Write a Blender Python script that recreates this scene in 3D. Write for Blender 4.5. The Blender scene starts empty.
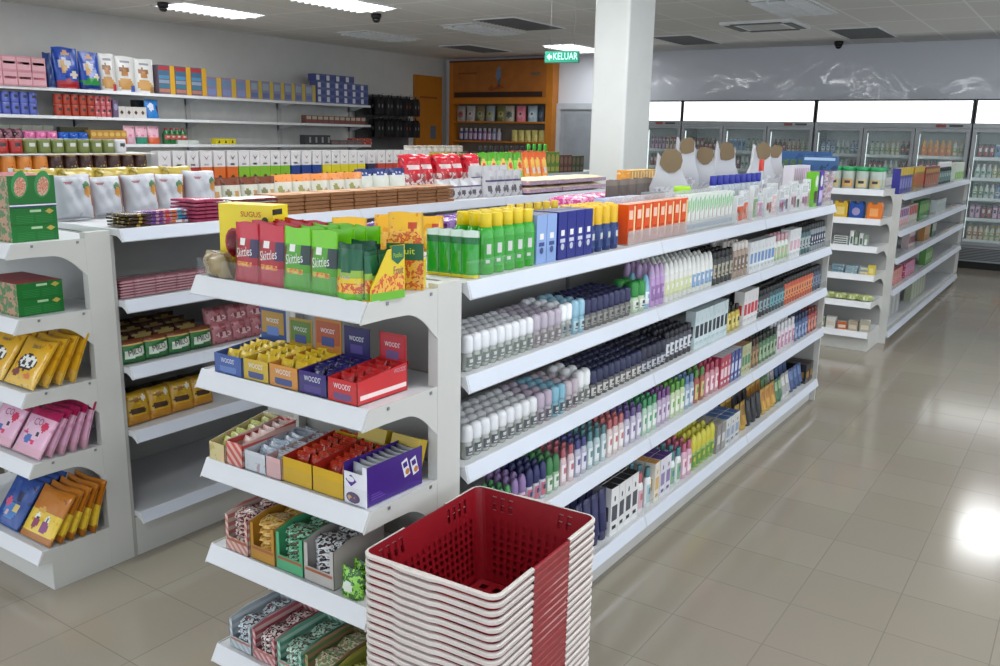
import bpy, math, random, re
from mathutils import Vector, Matrix
random.seed(7)
R_ = random.random
D = bpy.data
scene = bpy.context.scene
COL = scene.collection
PI = math.pi

# ------------------------------------------------------------------ camera
CAM = Vector((1.3485, -4.6117, 1.6)); FPX = 876.53
pitch, yaw, roll = 0.2223, 0.5921, 0.0202
FW = Vector((-math.sin(yaw)*math.cos(pitch), math.cos(yaw)*math.cos(pitch), -math.sin(pitch)))
_rt = Vector((math.cos(yaw), math.sin(yaw), 0)); _up = _rt.cross(FW)
RT = math.cos(roll)*_rt + math.sin(roll)*_up
UP = -math.sin(roll)*_rt + math.cos(roll)*_up
cd = D.cameras.new('camera'); cam = D.objects.new('camera', cd); COL.objects.link(cam)
cd.sensor_width = 36; cd.lens = FPX*36/1000; cd.clip_end = 60
m = Matrix((RT, UP, -FW)).transposed().to_4x4(); m.translation = CAM
cam.matrix_world = m
scene.camera = cam
# survey helpers: where on a known shelf plane a sighted point lies (metres)
def at(px, py, z):
    q = FW + RT*((px-500)/FPX) - UP*((py-333)/FPX)
    return CAM + q*((z-CAM.z)/q.z)
def ypx(px, x, z):
    n = FPX*RT - (px-500)*FW
    return -((Vector((x, 0, z))-CAM).dot(n))/n.y

# ------------------------------------------------------------------ materials
def lin(h):
    h = h.lstrip('#'); o = []
    for i in (0, 2, 4):
        c = int(h[i:i+2], 16)/255
        o.append(c/12.92 if c <= .04045 else ((c+.055)/1.055)**2.4)
    return (*o, 1)
_M = {}
def nt_new(key):
    mt = D.materials.new(key); mt.use_nodes = True
    return mt, mt.node_tree, mt.node_tree.nodes['Principled BSDF']
def P(h, rough=.4, metal=0, coat=0, vary=.06):
    """plain procedural material: colour broken up a little by noise"""
    k = ('p', h, rough, metal, coat, vary)
    if k in _M: return _M[k]
    mt, nt, b = nt_new('mat_'+h)
    c = lin(h)
    n = nt.nodes.new('ShaderNodeTexNoise'); n.inputs['Scale'].default_value = 6; n.inputs['Detail'].default_value = 2
    g = nt.nodes.new('ShaderNodeTexCoord'); nt.links.new(g.outputs['Object'], n.inputs['Vector'])
    r = nt.nodes.new('ShaderNodeValToRGB')
    r.color_ramp.elements[0].position = .3; r.color_ramp.elements[1].position = .7
    r.color_ramp.elements[0].color = tuple(x*(1-vary) for x in c[:3])+(1,)
    r.color_ramp.elements[1].color = tuple(min(1, x*(1+vary)) for x in c[:3])+(1,)
    nt.links.new(n.outputs['Fac'], r.inputs['Fac']); nt.links.new(r.outputs['Color'], b.inputs['Base Color'])
    b.inputs['Roughness'].default_value = rough; b.inputs['Metallic'].default_value = metal
    b.inputs['Coat Weight'].default_value = coat
    _M[k] = mt; return mt
def PR(cols, scale=20, rough=.35, stretch=(1, 1, 1)):
    """printed packaging: several inks in blotches"""
    k = ('r', tuple(cols), scale, rough, stretch)
    if k in _M: return _M[k]
    mt, nt, b = nt_new('print_'+cols[0])
    g = nt.nodes.new('ShaderNodeTexCoord'); mp = nt.nodes.new('ShaderNodeMapping'); mp.inputs['Scale'].default_value = stretch
    n = nt.nodes.new('ShaderNodeTexNoise'); n.inputs['Scale'].default_value = scale*(1.9 if scale >= 20 else 1.3); n.inputs['Detail'].default_value = 2.5
    nt.links.new(g.outputs['Object'], mp.inputs['Vector']); nt.links.new(mp.outputs['Vector'], n.inputs['Vector'])
    r = nt.nodes.new('ShaderNodeValToRGB'); r.color_ramp.interpolation = 'CONSTANT'
    e = r.color_ramp.elements
    n_ = len(cols)
    pos = [0]+[.36+.28*i/max(1, n_-2) for i in range(n_-1)]
    e[0].position = 0; e[0].color = lin(cols[0]); e[1].position = pos[1]; e[1].color = lin(cols[1])
    for i in range(2, n_):
        x = e.new(pos[i]); x.color = lin(cols[i])
    nt.links.new(n.outputs['Fac'], r.inputs['Fac']); nt.links.new(r.outputs['Color'], b.inputs['Base Color'])
    b.inputs['Roughness'].default_value = rough
    _M[k] = mt; return mt
def ST(c1, c2, freq=60, rot=.8, rough=.4):
    """diagonal stripes printed on card"""
    k = ('s', c1, c2, freq, rot)
    if k in _M: return _M[k]
    mt, nt, b = nt_new('stripe_'+c1)
    g = nt.nodes.new('ShaderNodeTexCoord'); mp = nt.nodes.new('ShaderNodeMapping'); mp.inputs['Rotation'].default_value = (0, rot, 0)
    w = nt.nodes.new('ShaderNodeTexWave'); w.inputs['Scale'].default_value = freq/6.28; w.bands_direction = 'X'
    r = nt.nodes.new('ShaderNodeValToRGB'); r.color_ramp.interpolation = 'CONSTANT'
    r.color_ramp.elements[0].color = lin(c1); r.color_ramp.elements[1].position = .5; r.color_ramp.elements[1].color = lin(c2)
    nt.links.new(g.outputs['Object'], mp.inputs['Vector']); nt.links.new(mp.outputs['Vector'], w.inputs['Vector'])
    nt.links.new(w.outputs['Fac'], r.inputs['Fac']); nt.links.new(r.outputs['Color'], b.inputs['Base Color'])
    b.inputs['Roughness'].default_value = rough
    _M[k] = mt; return mt
def CL(h='dfeaec', alpha=.14, rough=.06):
    """clear plastic / glass sheet: mostly transparent with a gloss"""
    k = ('c', h, alpha, rough)
    if k in _M: return _M[k]
    mt, nt, b = nt_new('clear_'+h)
    b.inputs['Base Color'].default_value = lin(h); b.inputs['Roughness'].default_value = rough
    b.inputs['Alpha'].default_value = alpha
    _M[k] = mt; return mt
def EM(h, s):
    k = ('e', h, s)
    if k in _M: return _M[k]
    mt, nt, b = nt_new('lit_'+h)
    b.inputs['Base Color'].default_value = lin(h); b.inputs['Emission Color'].default_value = lin(h); b.inputs['Emission Strength'].default_value = s
    _M[k] = mt; return mt

WHITE = P('d3d5d8', .38, vary=.02); CREAM = P('c9c9c4', .42, vary=.02); PANEL = P('a9a8a4', .5, vary=.03)
RAIL = P('cdd3de', .3, vary=.02)
def glassy(k=.1):
    mt, nt, b = nt_new('clear_acrylic'); L = nt.links.new
    tr = nt.nodes.new('ShaderNodeBsdfTransparent'); tr.inputs[0].default_value = (.985, .99, .99, 1)
    gl = nt.nodes.new('ShaderNodeBsdfGlossy'); gl.inputs['Roughness'].default_value = .04
    lw = nt.nodes.new('ShaderNodeLayerWeight'); lw.inputs['Blend'].default_value = .35
    mr = nt.nodes.new('ShaderNodeMapRange'); mr.inputs[3].default_value = .01; mr.inputs[4].default_value = .4
    mx = nt.nodes.new('ShaderNodeMixShader')
    pw_ = nt.nodes.new('ShaderNodeMath'); pw_.operation = 'POWER'; pw_.inputs[1].default_value = 2.5; L(lw.outputs[1], pw_.inputs[0]); L(pw_.outputs[0], mr.inputs[0]); L(mr.outputs[0], mx.inputs[0]); L(tr.outputs[0], mx.inputs[1]); L(gl.outputs[0], mx.inputs[2])
    L(mx.outputs[0], nt.nodes['Material Output'].inputs['Surface'])
    return mt
GUARD = glassy()
INK = P('24242c', .4); PAPER = P('e9e9e4', .5)

# ------------------------------------------------------------------ mesh builder
class MB:
    def __init__(s): s.v = []; s.f = []; s.m = []; s.s = []; s.mats = []
    def mi(s, mat):
        if mat not in s.mats: s.mats.append(mat)
        return s.mats.index(mat)
    def face(s, idx, mat, smooth=False): s.f.append(tuple(idx)); s.m.append(s.mi(mat)); s.s.append(smooth)
    def poly(s, pts, mat, smooth=False):
        b = len(s.v); s.v += [tuple(p) for p in pts]; s.face(range(b, b+len(pts)), mat, smooth)
    def box(s, c0, c1, mat, mats=None, bev=0):
        """axis box corner to corner; mats may override by face: front -Y, back, left, right, bottom, top"""
        x0, y0, z0 = c0; x1, y1, z1 = c1; b = len(s.v); mats = mats or {}
        s.v += [(x0,y0,z0),(x1,y0,z0),(x1,y1,z0),(x0,y1,z0),(x0,y0,z1),(x1,y0,z1),(x1,y1,z1),(x0,y1,z1)]
        for nm, q in (('front',(0,1,5,4)),('back',(2,3,7,6)),('left',(3,0,4,7)),('right',(1,2,6,5)),('bottom',(3,2,1,0)),('top',(4,5,6,7))):
            s.face([b+i for i in q], mats.get(nm, mat))
        return s
    def prism(s, pts, y0, y1, mat, axis='y', capm=None):
        """polygon (a,b) extruded: axis y -> (a=x,b=z); axis x -> (a=y,b=z); axis z -> (a=x,b=y)"""
        f = {'y': lambda a, b, t: (a, t, b), 'x': lambda a, b, t: (t, a, b), 'z': lambda a, b, t: (a, b, t)}[axis]
        b0 = len(s.v); n = len(pts)
        s.v += [f(a, b, y0) for a, b in pts]+[f(a, b, y1) for a, b in pts]
        for i in range(n):
            j = (i+1) % n; s.face((b0+i, b0+j, b0+n+j, b0+n+i), mat)
        s.face(range(b0+n-1, b0-1, -1), capm or mat); s.face(range(b0+n, b0+2*n), capm or mat)
        return s
    def lathe(s, prof, mat, n=14, c=(0, 0, 0), sx=1, sy=1, a0=0, a1=2*PI, smooth=True):
        """prof: (r, z[, mat])"""
        full = abs(a1-a0-2*PI) < 1e-6; k = n if full else n+1
        b = len(s.v)
        for p in prof:
            for i in range(k):
                a = a0+(a1-a0)*i/n
                s.v.append((c[0]+p[0]*sx*math.cos(a), c[1]+p[0]*sy*math.sin(a), c[2]+p[1]))
        for j in range(len(prof)-1):
            mt = prof[j+1][2] if len(prof[j+1]) > 2 else mat
            for i in range(n):
                i2 = (i+1) % k
                s.face((b+j*k+i, b+j*k+i2, b+(j+1)*k+i2, b+(j+1)*k+i), mt, smooth)
        return s
    def tube(s, pts, r, mat, n=8):
        pts = [Vector(p) for p in pts]; rings = []
        for i, p in enumerate(pts):
            t = (pts[min(i+1, len(pts)-1)]-pts[max(i-1, 0)]).normalized()
            a = t.orthogonal().normalized() if i == 0 else (rings[-1][1]-t*rings[-1][1].dot(t)).normalized()
            bb = t.cross(a); base = len(s.v)
            s.v += [tuple(p+a*r*math.cos(2*PI*k/n)+bb*r*math.sin(2*PI*k/n)) for k in range(n)]
            rings.append((base, a))
        for i in range(len(pts)-1):
            a, b = rings[i][0], rings[i+1][0]
            for k in range(n): s.face((a+k, a+(k+1) % n, b+(k+1) % n, b+k), mat, True)
        s.face([rings[0][0]+k for k in range(n-1, -1, -1)], mat); s.face([rings[-1][0]+k for k in range(n)], mat)
        return s
    def patch(s, o, u, v, shape, mat, n=14):
        """flat printed shape at o spanning vectors u, v"""
        o, u, v = Vector(o), Vector(u), Vector(v)
        if shape == 'r': pts = [o, o+u, o+u+v, o+v]
        elif shape == 'e': pts = [o+u*(.5+.5*math.cos(2*PI*i/n))+v*(.5+.5*math.sin(2*PI*i/n)) for i in range(n)]
        elif shape == 'd': pts = [o+u*.5, o+u+v*.5, o+u*.5+v, o+v*.5]
        elif shape == 't': pts = [o, o+u, o+u*.5+v]
        else: pts = [o+u*a+v*b for a, b in shape]
        s.poly(pts, mat)
        return s
    def add(s, other, mx):
        b = len(s.v); s.v += [tuple(mx @ Vector(p)) for p in other.v]
        for f, m_, sm in zip(other.f, other.m, other.s): s.face([b+i for i in f], other.mats[m_], sm)
        return s
    def text(s, txt, o, u, v, h, mat, fn=None, sx=1):
        """lettering centred at o; u, v unit axes in the surface; h cap height"""
        vs, fs, w = glyphs(txt); o, u, v = Vector(o), Vector(u), Vector(v); b = len(s.v)
        for x, y in vs:
            p = o+u*((x-w/2)*h*sx)+v*((y-.35)*h)
            s.v.append(tuple(fn(p) if fn else p))
        for f in fs: s.face([b+i for i in f], mat)
        return s
    def mesh(s, name):
        me = D.meshes.new(name); me.from_pydata(s.v, [], s.f)
        for mt in s.mats: me.materials.append(mt)
        me.polygons.foreach_set('material_index', s.m); me.polygons.foreach_set('use_smooth', s.s)
        me.update(); return me
    def build(s, name, parent=None, loc=None, rz=0):
        o = D.objects.new(name, s.mesh(name)); COL.objects.link(o)
        if parent: o.parent = parent
        if loc: o.location = loc
        if rz: o.rotation_euler.z = rz
        return o
_G = {}
def glyphs(txt):
    if txt in _G: return _G[txt]
    c = D.curves.new('glyph', 'FONT'); c.body = txt; c.size = 1.4; c.resolution_u = 2
    o = D.objects.new('glyph', c); COL.objects.link(o)
    bpy.context.view_layer.update()
    me = D.meshes.new_from_object(o.evaluated_get(bpy.context.evaluated_depsgraph_get()))
    vs = [(v.co.x, v.co.y) for v in me.vertices]; fs = [tuple(p.vertices) for p in me.polygons]
    w = max(x for x, y in vs)
    D.objects.remove(o); D.meshes.remove(me); D.curves.remove(c)
    _G[txt] = (vs, fs, w); return _G[txt]

# ------------------------------------------------------------------ tagging
LABELS = {}
def tag(o, label, cat, group=None):
    o['label'] = label; o['category'] = cat
    if group: o['group'] = group
    LABELS.setdefault(label, []).append(o.name)
    if len(re.findall(r"[A-Za-z0-9][A-Za-z0-9'-]*", label)) > 16: print('LONG', label)
    return o
def thing(name, label, cat, loc=(0, 0, 0), rz=0, group=None):
    o = D.objects.new(name, None); COL.objects.link(o); o.empty_display_size = .05
    o.location = loc; o.rotation_euler.z = rz
    return tag(o, label, cat, group)
def struct(name, mb):
    o = mb.build(name); o['kind'] = 'structure'; return o
ORD = 'first second third fourth fifth sixth seventh eighth ninth tenth eleventh twelfth thirteenth fourteenth fifteenth sixteenth seventeenth eighteenth nineteenth twentieth'.split()
ORD += ['twenty-'+x for x in ORD[:9]]+['thirtieth']+['thirty-'+x for x in ORD[:9]]+['fortieth']
ROW = ['front row', 'second row', 'third row', 'fourth row', 'fifth row']

# layout frame (scale, offset) of the unit being stocked, so its goods sit on its own shelves
FRAME = (1, (0, 0, 0))
# a prototype: main mesh (+ parts) and one flattened mesh for copies too small to show parts
class Proto:
    def __init__(s, name, main, parts=()):
        s.name = name; s.main = main; s.parts = list(parts); s._m = s._f = None
    def put(s, label, cat, loc, rz=0, rx=0, ry=0, group=None, parts=True, sc=None, name=None):
        if parts and s.parts:
            if s._m is None: s._m = s.main.mesh(s.name); s._p = [(n, b.mesh(n)) for n, b in s.parts]
            o = D.objects.new(name or s.name, s._m); COL.objects.link(o)
            for n, me in s._p:
                c = D.objects.new(n, me); COL.objects.link(c); c.parent = o
        else:
            if s._f is None:
                f = MB(); f.add(s.main, Matrix.Identity(4))
                for n, b in s.parts: f.add(b, Matrix.Identity(4))
                s._f = f.mesh(s.name)
            o = D.objects.new(name or s.name, s._f); COL.objects.link(o)
        k, of = FRAME
        o.location = [k*a+b for a, b in zip(loc, of)]; o.rotation_euler = (rx, ry, rz)
        if sc or k != 1: o.scale = [k*a for a in (sc or (1, 1, 1))]
        return tag(o, label, cat, group)

# ------------------------------------------------------------------ packaging shapes (local: base z=0, front faces -Y)
BOT = {  # body profile, cap profile, depth ratio, label band
 'rollon': ([(0,0),(.8,0),(.9,.03),(.92,.1),(.92,.42),(.8,.5)], [(.86,.5),(.98,.52),(1,.58),(1,.84),(.9,.93),(.6,.985),(0,1)], 1, (.12,.4)),
 'spray': ([(0,0),(.94,0),(1,.02),(1,.7),(.84,.76),(.8,.77)], [(.78,.77),(.8,.78),(.8,.93),(.68,.985),(0,1)], 1, (.2,.6)),
 'mist': ([(0,0),(.92,0),(1,.03),(1,.58),(.93,.68)], [(.9,.66),(.8,.8),(.55,.93),(.3,.985),(0,1)], 1, (.15,.5)),
 'flat': ([(0,0),(.92,0),(1,.03),(1,.62),(.86,.72),(.6,.76)], [(.62,.76),(.66,.77),(.64,.97),(.58,1),(0,1)], .6, (.12,.58)),
 'dome': ([(0,0),(.8,0),(.9,.05),(.92,.45),(.8,.55)], [(.9,.52),(1,.56),(1,.76),(.85,.9),(.5,.98),(0,1)], .7, (.1,.45)),
 'tube': ([(.86,.2),(1,.22),(1,.4),(1,.7),(1,1)], [(0,0),(.8,0),(.84,.01),(.86,.2),(0,.2)], .92, (.35,.85)),
 'can': ([(0,0),(.94,0),(1,.03),(1,.95),(.94,.97)], [(.94,.97),(.96,.985),(.93,1),(.88,1),(.86,.97),(0,.97)], 1, (.15,.85)),
 'jar': ([(0,0),(.93,0),(1,.03),(1,.78),(.92,.84)], [(.98,.82),(1.02,.83),(1.02,.98),(.96,1),(0,1)], 1, (.1,.45)),
 'soap': ([(0,0),(.9,0),(1,.02),(1,.6),(.96,.7),(.74,.775)], [(.66,.775),(.7,.785),(.68,.99),(.64,1),(0,1)], .62, (.12,.6)),
 'trigger': ([(0,0),(.9,0),(1,.02),(1,.52),(.86,.6)], [(.8,.58),(.84,.6),(.82,.97),(.76,1),(0,1)], .7, (.1,.5)),
 'drink': ([(0,0),(.9,0),(1,.04),(.97,.2),(1,.35),(1,.58),(.8,.72),(.36,.86),(.34,.9)], [(.38,.89),(.42,.9),(.42,.985),(.36,1),(0,1)], 1, (.3,.56)),
}
_B = {}
def bottle(kind, W, H, body, cap, label=None, name=None, n=12, cname='cap'):
    k = (kind, W, H, body, cap, label, name, n)
    if k in _B: return _B[k]
    bp, cp, sy, band = BOT[kind]; r = W/2
    a, c = MB(), MB()
    if kind == 'tube':
        # round at the cap, pressed flat at the crimped end
        ks = 7
        for j in range(ks+1):
            t = j/ks; z = H*(.2+.8*t); ry = r*(.8*(1-t)+.06); rx = r*(.85+.15*t)
            for i in range(n): a.v.append((rx*math.cos(2*PI*i/n), ry*math.sin(2*PI*i/n), z))
        for j in range(ks):
            for i in range(n):
                q = (j*n+i, j*n+(i+1) % n, (j+1)*n+(i+1) % n, (j+1)*n+i)
                a.face(q, label if (label and band[0] < j/ks < band[1] and i in range(n//2+1, n-1)) else body, True)
        a.face([ks*n+i for i in range(n)], body)
        c.lathe([(p[0]*r*.95, p[1]*H) for p in cp], cap, n, sy=.8)
    else:
        a.lathe([(p[0]*r, p[1]*H) for p in bp], body, n, sy=sy)
        c.lathe([(p[0]*r, p[1]*H) for p in cp], cap, n, sy=sy)
        if label:
            rr = r*1.015
            hw = .55 if kind in ('soap', 'trigger') else .9
            a.lathe([(rr, band[0]*H), (rr, band[1]*H)], label, 6, sy=sy, a0=-PI/2-hw, a1=-PI/2+hw)
            lc = label.node_tree.nodes['Principled BSDF'].inputs['Base Color']
            lum = sum(lc.links[0].from_node.color_ramp.elements[0].color[:3])/3 if lc.links else .5
            ink = cap if kind in ('flat', 'dome', 'mist', 'tube') else P('34373f', .4) if lum > .22 else P('c9cac8', .4)
            bh = band[1]-band[0]; z0 = H*(band[0]+bh*.45); z1 = H*(band[0]+bh*.8)
            a.lathe([(rr*1.012, z0), (rr*1.012, z1)], ink, 4, sy=sy, a0=-PI/2-hw*.45, a1=-PI/2+hw*.5)
            if kind in ('rollon', 'spray', 'soap'): a.lathe([(rr*1.012, H*(band[0]+bh*.14)), (rr*1.012, H*(band[0]+bh*.26))], ink, 4, sy=sy, a0=-PI/2-hw*.6, a1=-PI/2+hw*.2)
    p = Proto(name or {'rollon': 'roll_on_bottle', 'spray': 'spray_bottle', 'mist': 'mist_bottle', 'flat': 'lotion_bottle', 'dome': 'lotion_bottle', 'tube': 'cream_tube', 'can': 'food_can', 'jar': 'plastic_jar', 'drink': 'drink_bottle'}[kind], a, [(cname, c)])
    _B[k] = p; return p
def carton(w, d, h, mat, mats=None, deco=(), name='carton', flap=None):
    """box w x d x h; deco: (face, x0, y0, x1, y1, shape, mat) fractions, or (face, 'txt', cx, cy, hfrac, string, mat)"""
    b = MB(); b.box((-w/2, -d/2, 0), (w/2, d/2, h), mat, mats)
    F = {'front': ((-w/2, -d/2-.0006, 0), (1,0,0), (0,0,1), w, h), 'right': ((w/2+.0006, -d/2, 0), (0,1,0), (0,0,1), d, h),
         'left': ((-w/2-.0006, d/2, 0), (0,-1,0), (0,0,1), d, h), 'top': ((-w/2, -d/2, h+.0006), (1,0,0), (0,1,0), w, d),
         'back': ((w/2, d/2+.0006, 0), (-1,0,0), (0,0,1), w, h)}
    for q in deco:
        o, u, v, W, H = F[q[0]]; o, u, v = Vector(o), Vector(u), Vector(v)
        if q[1] == 'txt':
            b.text(q[5], o+u*q[2]*W+v*q[3]*H+u.cross(v)*.0005, u, v, q[4]*H, q[6], sx=q[7] if len(q) > 7 else 1)
        else:
            _, x0, y0, x1, y1, sh, mt = q
            b.patch(o+u*x0*W+v*y0*H, u*(x1-x0)*W, v*(y1-y0)*H, sh, mt)
    return Proto(name, b)
def pouch(w, h, d, fn, style='pillow', seed=1, nu=12, nv=14, name='pouch', txt=(), back=None, crimp=.03):
    """soft bag; fn(u,v)->material; txt: (u, v, height, string, mat, tilt)"""
    rg = random.Random(seed); ph = [rg.uniform(0, 6.28) for _ in range(8)]; am = [rg.uniform(.4, 1) for _ in range(4)]
    def th(u, v):
        e = max(0, 1-abs(2*u-1)**3)**.6
        if style == 'pillow':
            k = max(0, 1-abs(2*v-1)**4)**.5
            if v < crimp or v > 1-crimp: k = 0
        else:
            k = (1-v**1.8)*(1 if v > .04 else .75+v*6) if v < 1-crimp else 0
        wr = .10*am[0]*math.sin(9*u+ph[0]+4*v)+.08*am[1]*math.sin(14*v+ph[1]-6*u)+.06*am[2]*math.sin(23*u+ph[2]+11*v)
        return .0012+d/2*e*k*(1+wr)
    def pos(u, v, sgn):
        wx = w*(1-.035*math.sin(PI*v)) if style == 'pillow' else w*(1-.03*v)
        x = (u-.5)*wx; z = h*v+(.012*h*math.sin(7*u+ph[3]) if v > .98 else 0)
        return Vector((x, (-1 if sgn < 0 else 1)*th(u, v)+.02*d*math.sin(5*v+ph[4]), z))
    b = MB()
    for sgn in (-1, 1):
        o = len(b.v)
        for j in range(nv+1):
            for i in range(nu+1): b.v.append(tuple(pos(i/nu, j/nv, sgn)))
        for j in range(nv):
            for i in range(nu):
                q = [o+j*(nu+1)+i, o+j*(nu+1)+i+1, o+(j+1)*(nu+1)+i+1, o+(j+1)*(nu+1)+i]
                if sgn > 0: q.reverse()
                mt = fn((i+.5)/nu, (j+.5)/nv) if sgn < 0 or back is None else back
                b.face(q, mt, True)
    n1 = (nu+1)*(nv+1)
    for j in range(nv):
        for i in (0, nu):
            a0 = j*(nu+1)+i; a1 = a0+nu+1
            b.face((a0, a1, n1+a1, n1+a0), fn(.02 if i == 0 else .98, (j+.5)/nv), True)
    for i in range(nu): b.face((i, i+1, n1+i+1, n1+i), fn((i+.5)/nu, .01))
    for t in txt:
        u0, v0, hh, s_, mt = t[:5]; tl = t[5] if len(t) > 5 else 0
        cu, cv = math.cos(tl), math.sin(tl)
        def fnp(p):
            u = min(.99, max(.01, p.x/w+.5)); v = min(.99, max(.01, p.z/h))
            q = pos(u, v, -1); return Vector((p.x, q.y-.0015, p.z))
        b.text(s_, ((u0-.5)*w, 0, v0*h), (cu, 0, cv), (-cv, 0, cu), hh*h, mt, fnp, t[6] if len(t) > 6 else 1)
    return Proto(name, b)
def bands(*bs):
    """bs: (vmax, mat) bottom to top"""
    def f(u, v):
        for vm, mt in bs:
            if v <= vm: return mt
        return bs[-1][1]
    return f
def blob(base, *els):
    """els: (cu, cv, ru, rv, mat) ellipses over a base function/material"""
    def f(u, v):
        for cu, cv, ru, rv, mt in reversed(els):
            if ((u-cu)/ru)**2+((v-cv)/rv)**2 < 1: return mt
        return base(u, v) if callable(base) else base
    return f
def flatpack(w, d, h, mat, top=None, name='flat_pack', seed=0, edge=.5):
    """soft flat pack lying down"""
    rg = random.Random(seed); b = MB(); nu, nv = 6, 6
    for sg in (0, 1):
        o = len(b.v)
        for j in range(nv+1):
            for i in range(nu+1):
                u, v = i/nu, j/nv
                e = (1-abs(2*u-1)**4)*(1-abs(2*v-1)**4)
                z = h*(.5+(.5 if sg else -.5)*(edge+(1-edge)*e))+(rg.uniform(-1, 1)*.04*h if sg else 0)
                b.v.append(((u-.5)*w, (v-.5)*d, z))
        for j in range(nv):
            for i in range(nu):
                q = [o+j*(nu+1)+i, o+j*(nu+1)+i+1, o+(j+1)*(nu+1)+i+1, o+(j+1)*(nu+1)+i]
                b.face(q if sg else q[::-1], (top or mat) if sg else mat, True)
    n1 = (nu+1)*(nv+1)
    ring = [i for i in range(nu+1)]+[j*(nu+1)+nu for j in range(1, nv+1)]+[nv*(nu+1)+i for i in range(nu-1, -1, -1)]+[j*(nu+1) for j in range(nv-1, 0, -1)]
    for a, c in zip(ring, ring[1:]+ring[:1]): b.face((a, c, n1+c, n1+a), mat)
    return Proto(name, b)
def nod(s, k): return ORD[k]+' '+s

# ================================================================== the room
HC = 2.95; YB = 8.95; XL = -9.1; XR = 5.2; YF = -8.0
def floor_mat():
    mt, nt, b = nt_new('glossy_floor_tile'); L = nt.links.new
    g = nt.nodes.new('ShaderNodeTexCoord'); mp = nt.nodes.new('ShaderNodeMapping')
    TS = .3121
    mp.inputs['Location'].default_value = (-.3297/TS, 1.9958/TS, 0); mp.inputs['Scale'].default_value = (1/TS, 1/TS, 1)
    br = nt.nodes.new('ShaderNodeTexBrick'); br.offset = 0; br.squash = 1
    br.inputs['Scale'].default_value = 1; br.inputs['Brick Width'].default_value = 1; br.inputs['Row Height'].default_value = 1
    br.inputs['Mortar Size'].default_value = .007; br.inputs['Mortar Smooth'].default_value = .3
    br.inputs['Color1'].default_value = lin('958d7f'); br.inputs['Color2'].default_value = lin('9a9284'); br.inputs['Mortar'].default_value = lin('857e72')
    n = nt.nodes.new('ShaderNodeTexNoise'); n.inputs['Scale'].default_value = 1.3; n.inputs['Detail'].default_value = 4
    mx = nt.nodes.new('ShaderNodeMix'); mx.data_type = 'RGBA'; mx.blend_type = 'MULTIPLY'; mx.inputs['Factor'].default_value = .12
    L(g.outputs['Object'], mp.inputs['Vector']); L(mp.outputs['Vector'], br.inputs['Vector']); L(g.outputs['Object'], n.inputs['Vector'])
    L(br.outputs['Color'], mx.inputs[6]); L(n.outputs['Color'], mx.inputs[7]); L(mx.outputs[2], b.inputs['Base Color'])
    bp = nt.nodes.new('ShaderNodeBump'); bp.inputs['Strength'].default_value = .25; bp.inputs['Distance'].default_value = .002; bp.invert = True
    L(br.outputs['Fac'], bp.inputs['Height']); L(bp.outputs['Normal'], b.inputs['Normal'])
    rr = nt.nodes.new('ShaderNodeMapRange'); rr.inputs[3].default_value = .09; rr.inputs[4].default_value = .17
    L(n.outputs['Fac'], rr.inputs[0]); L(rr.outputs[0], b.inputs['Roughness'])
    b.inputs['Specular IOR Level'].default_value = .6
    return mt
def ceil_mat():
    mt, nt, b = nt_new('ceiling_tile'); L = nt.links.new
    g = nt.nodes.new('ShaderNodeTexCoord'); mp = nt.nodes.new('ShaderNodeMapping')
    mp.inputs['Location'].default_value = (7.8/.6, -1.8/1.2, 0); mp.inputs['Scale'].default_value = (1/.6, 1/1.2, 1)
    br = nt.nodes.new('ShaderNodeTexBrick'); br.offset = 0; br.inputs['Scale'].default_value = 1
    br.inputs['Brick Width'].default_value = 1; br.inputs['Row Height'].default_value = 1; br.inputs['Mortar Size'].default_value = .022
    br.inputs['Color1'].default_value = lin('e2e2df'); br.inputs['Color2'].default_value = lin('dcdcda'); br.inputs['Mortar'].default_value = lin('f0f2f0')
    n = nt.nodes.new('ShaderNodeTexNoise'); n.inputs['Scale'].default_value = 120
    bp = nt.nodes.new('ShaderNodeBump'); bp.inputs['Strength'].default_value = .1
    L(g.outputs['Object'], mp.inputs['Vector']); L(mp.outputs['Vector'], br.inputs['Vector']); L(br.outputs['Color'], b.inputs['Base Color'])
    L(g.outputs['Object'], n.inputs['Vector']); L(n.outputs['Fac'], bp.inputs['Height']); L(bp.outputs['Normal'], b.inputs['Normal'])
    b.inputs['Roughness'].default_value = .8
    return mt
def wall_gloss():
    mt, nt, b = nt_new('grey_gloss_wall'); L = nt.links.new
    g = nt.nodes.new('ShaderNodeTexCoord'); n = nt.nodes.new('ShaderNodeTexNoise')
    n.inputs['Scale'].default_value = 1.5; n.inputs['Detail'].default_value = 2.5; n.inputs['Distortion'].default_value = 1.2
    bp = nt.nodes.new('ShaderNodeBump'); bp.inputs['Strength'].default_value = .5; bp.inputs['Distance'].default_value = .02
    L(g.outputs['Object'], n.inputs['Vector']); L(n.outputs['Fac'], bp.inputs['Height']); L(bp.outputs['Normal'], b.inputs['Normal'])
    b.inputs['Base Color'].default_value = lin('d6d9e0'); b.inputs['Roughness'].default_value = .06; b.inputs['Specular IOR Level'].default_value = .5
    return mt
struct('floor', MB().box((XL, YF, -.1), (XR, YB, 0), floor_mat()))
struct('ceiling', MB().box((XL-.15, YF, HC), (XR+.15, YB+.15, HC+.1), ceil_mat()))
struct('wall_back', MB().box((XL-.15, YB, -.1), (XR+.15, YB+.15, HC), wall_gloss()))
struct('wall_left', MB().box((XL-.15, YF, -.1), (XL, YB, HC), P('cdcdc9', .6, vary=.02)))
struct('wall_right', MB().box((XR, 5.5, -.1), (XR+.15, YB, HC), P('b9b9b4', .6, vary=.02)))
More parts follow.
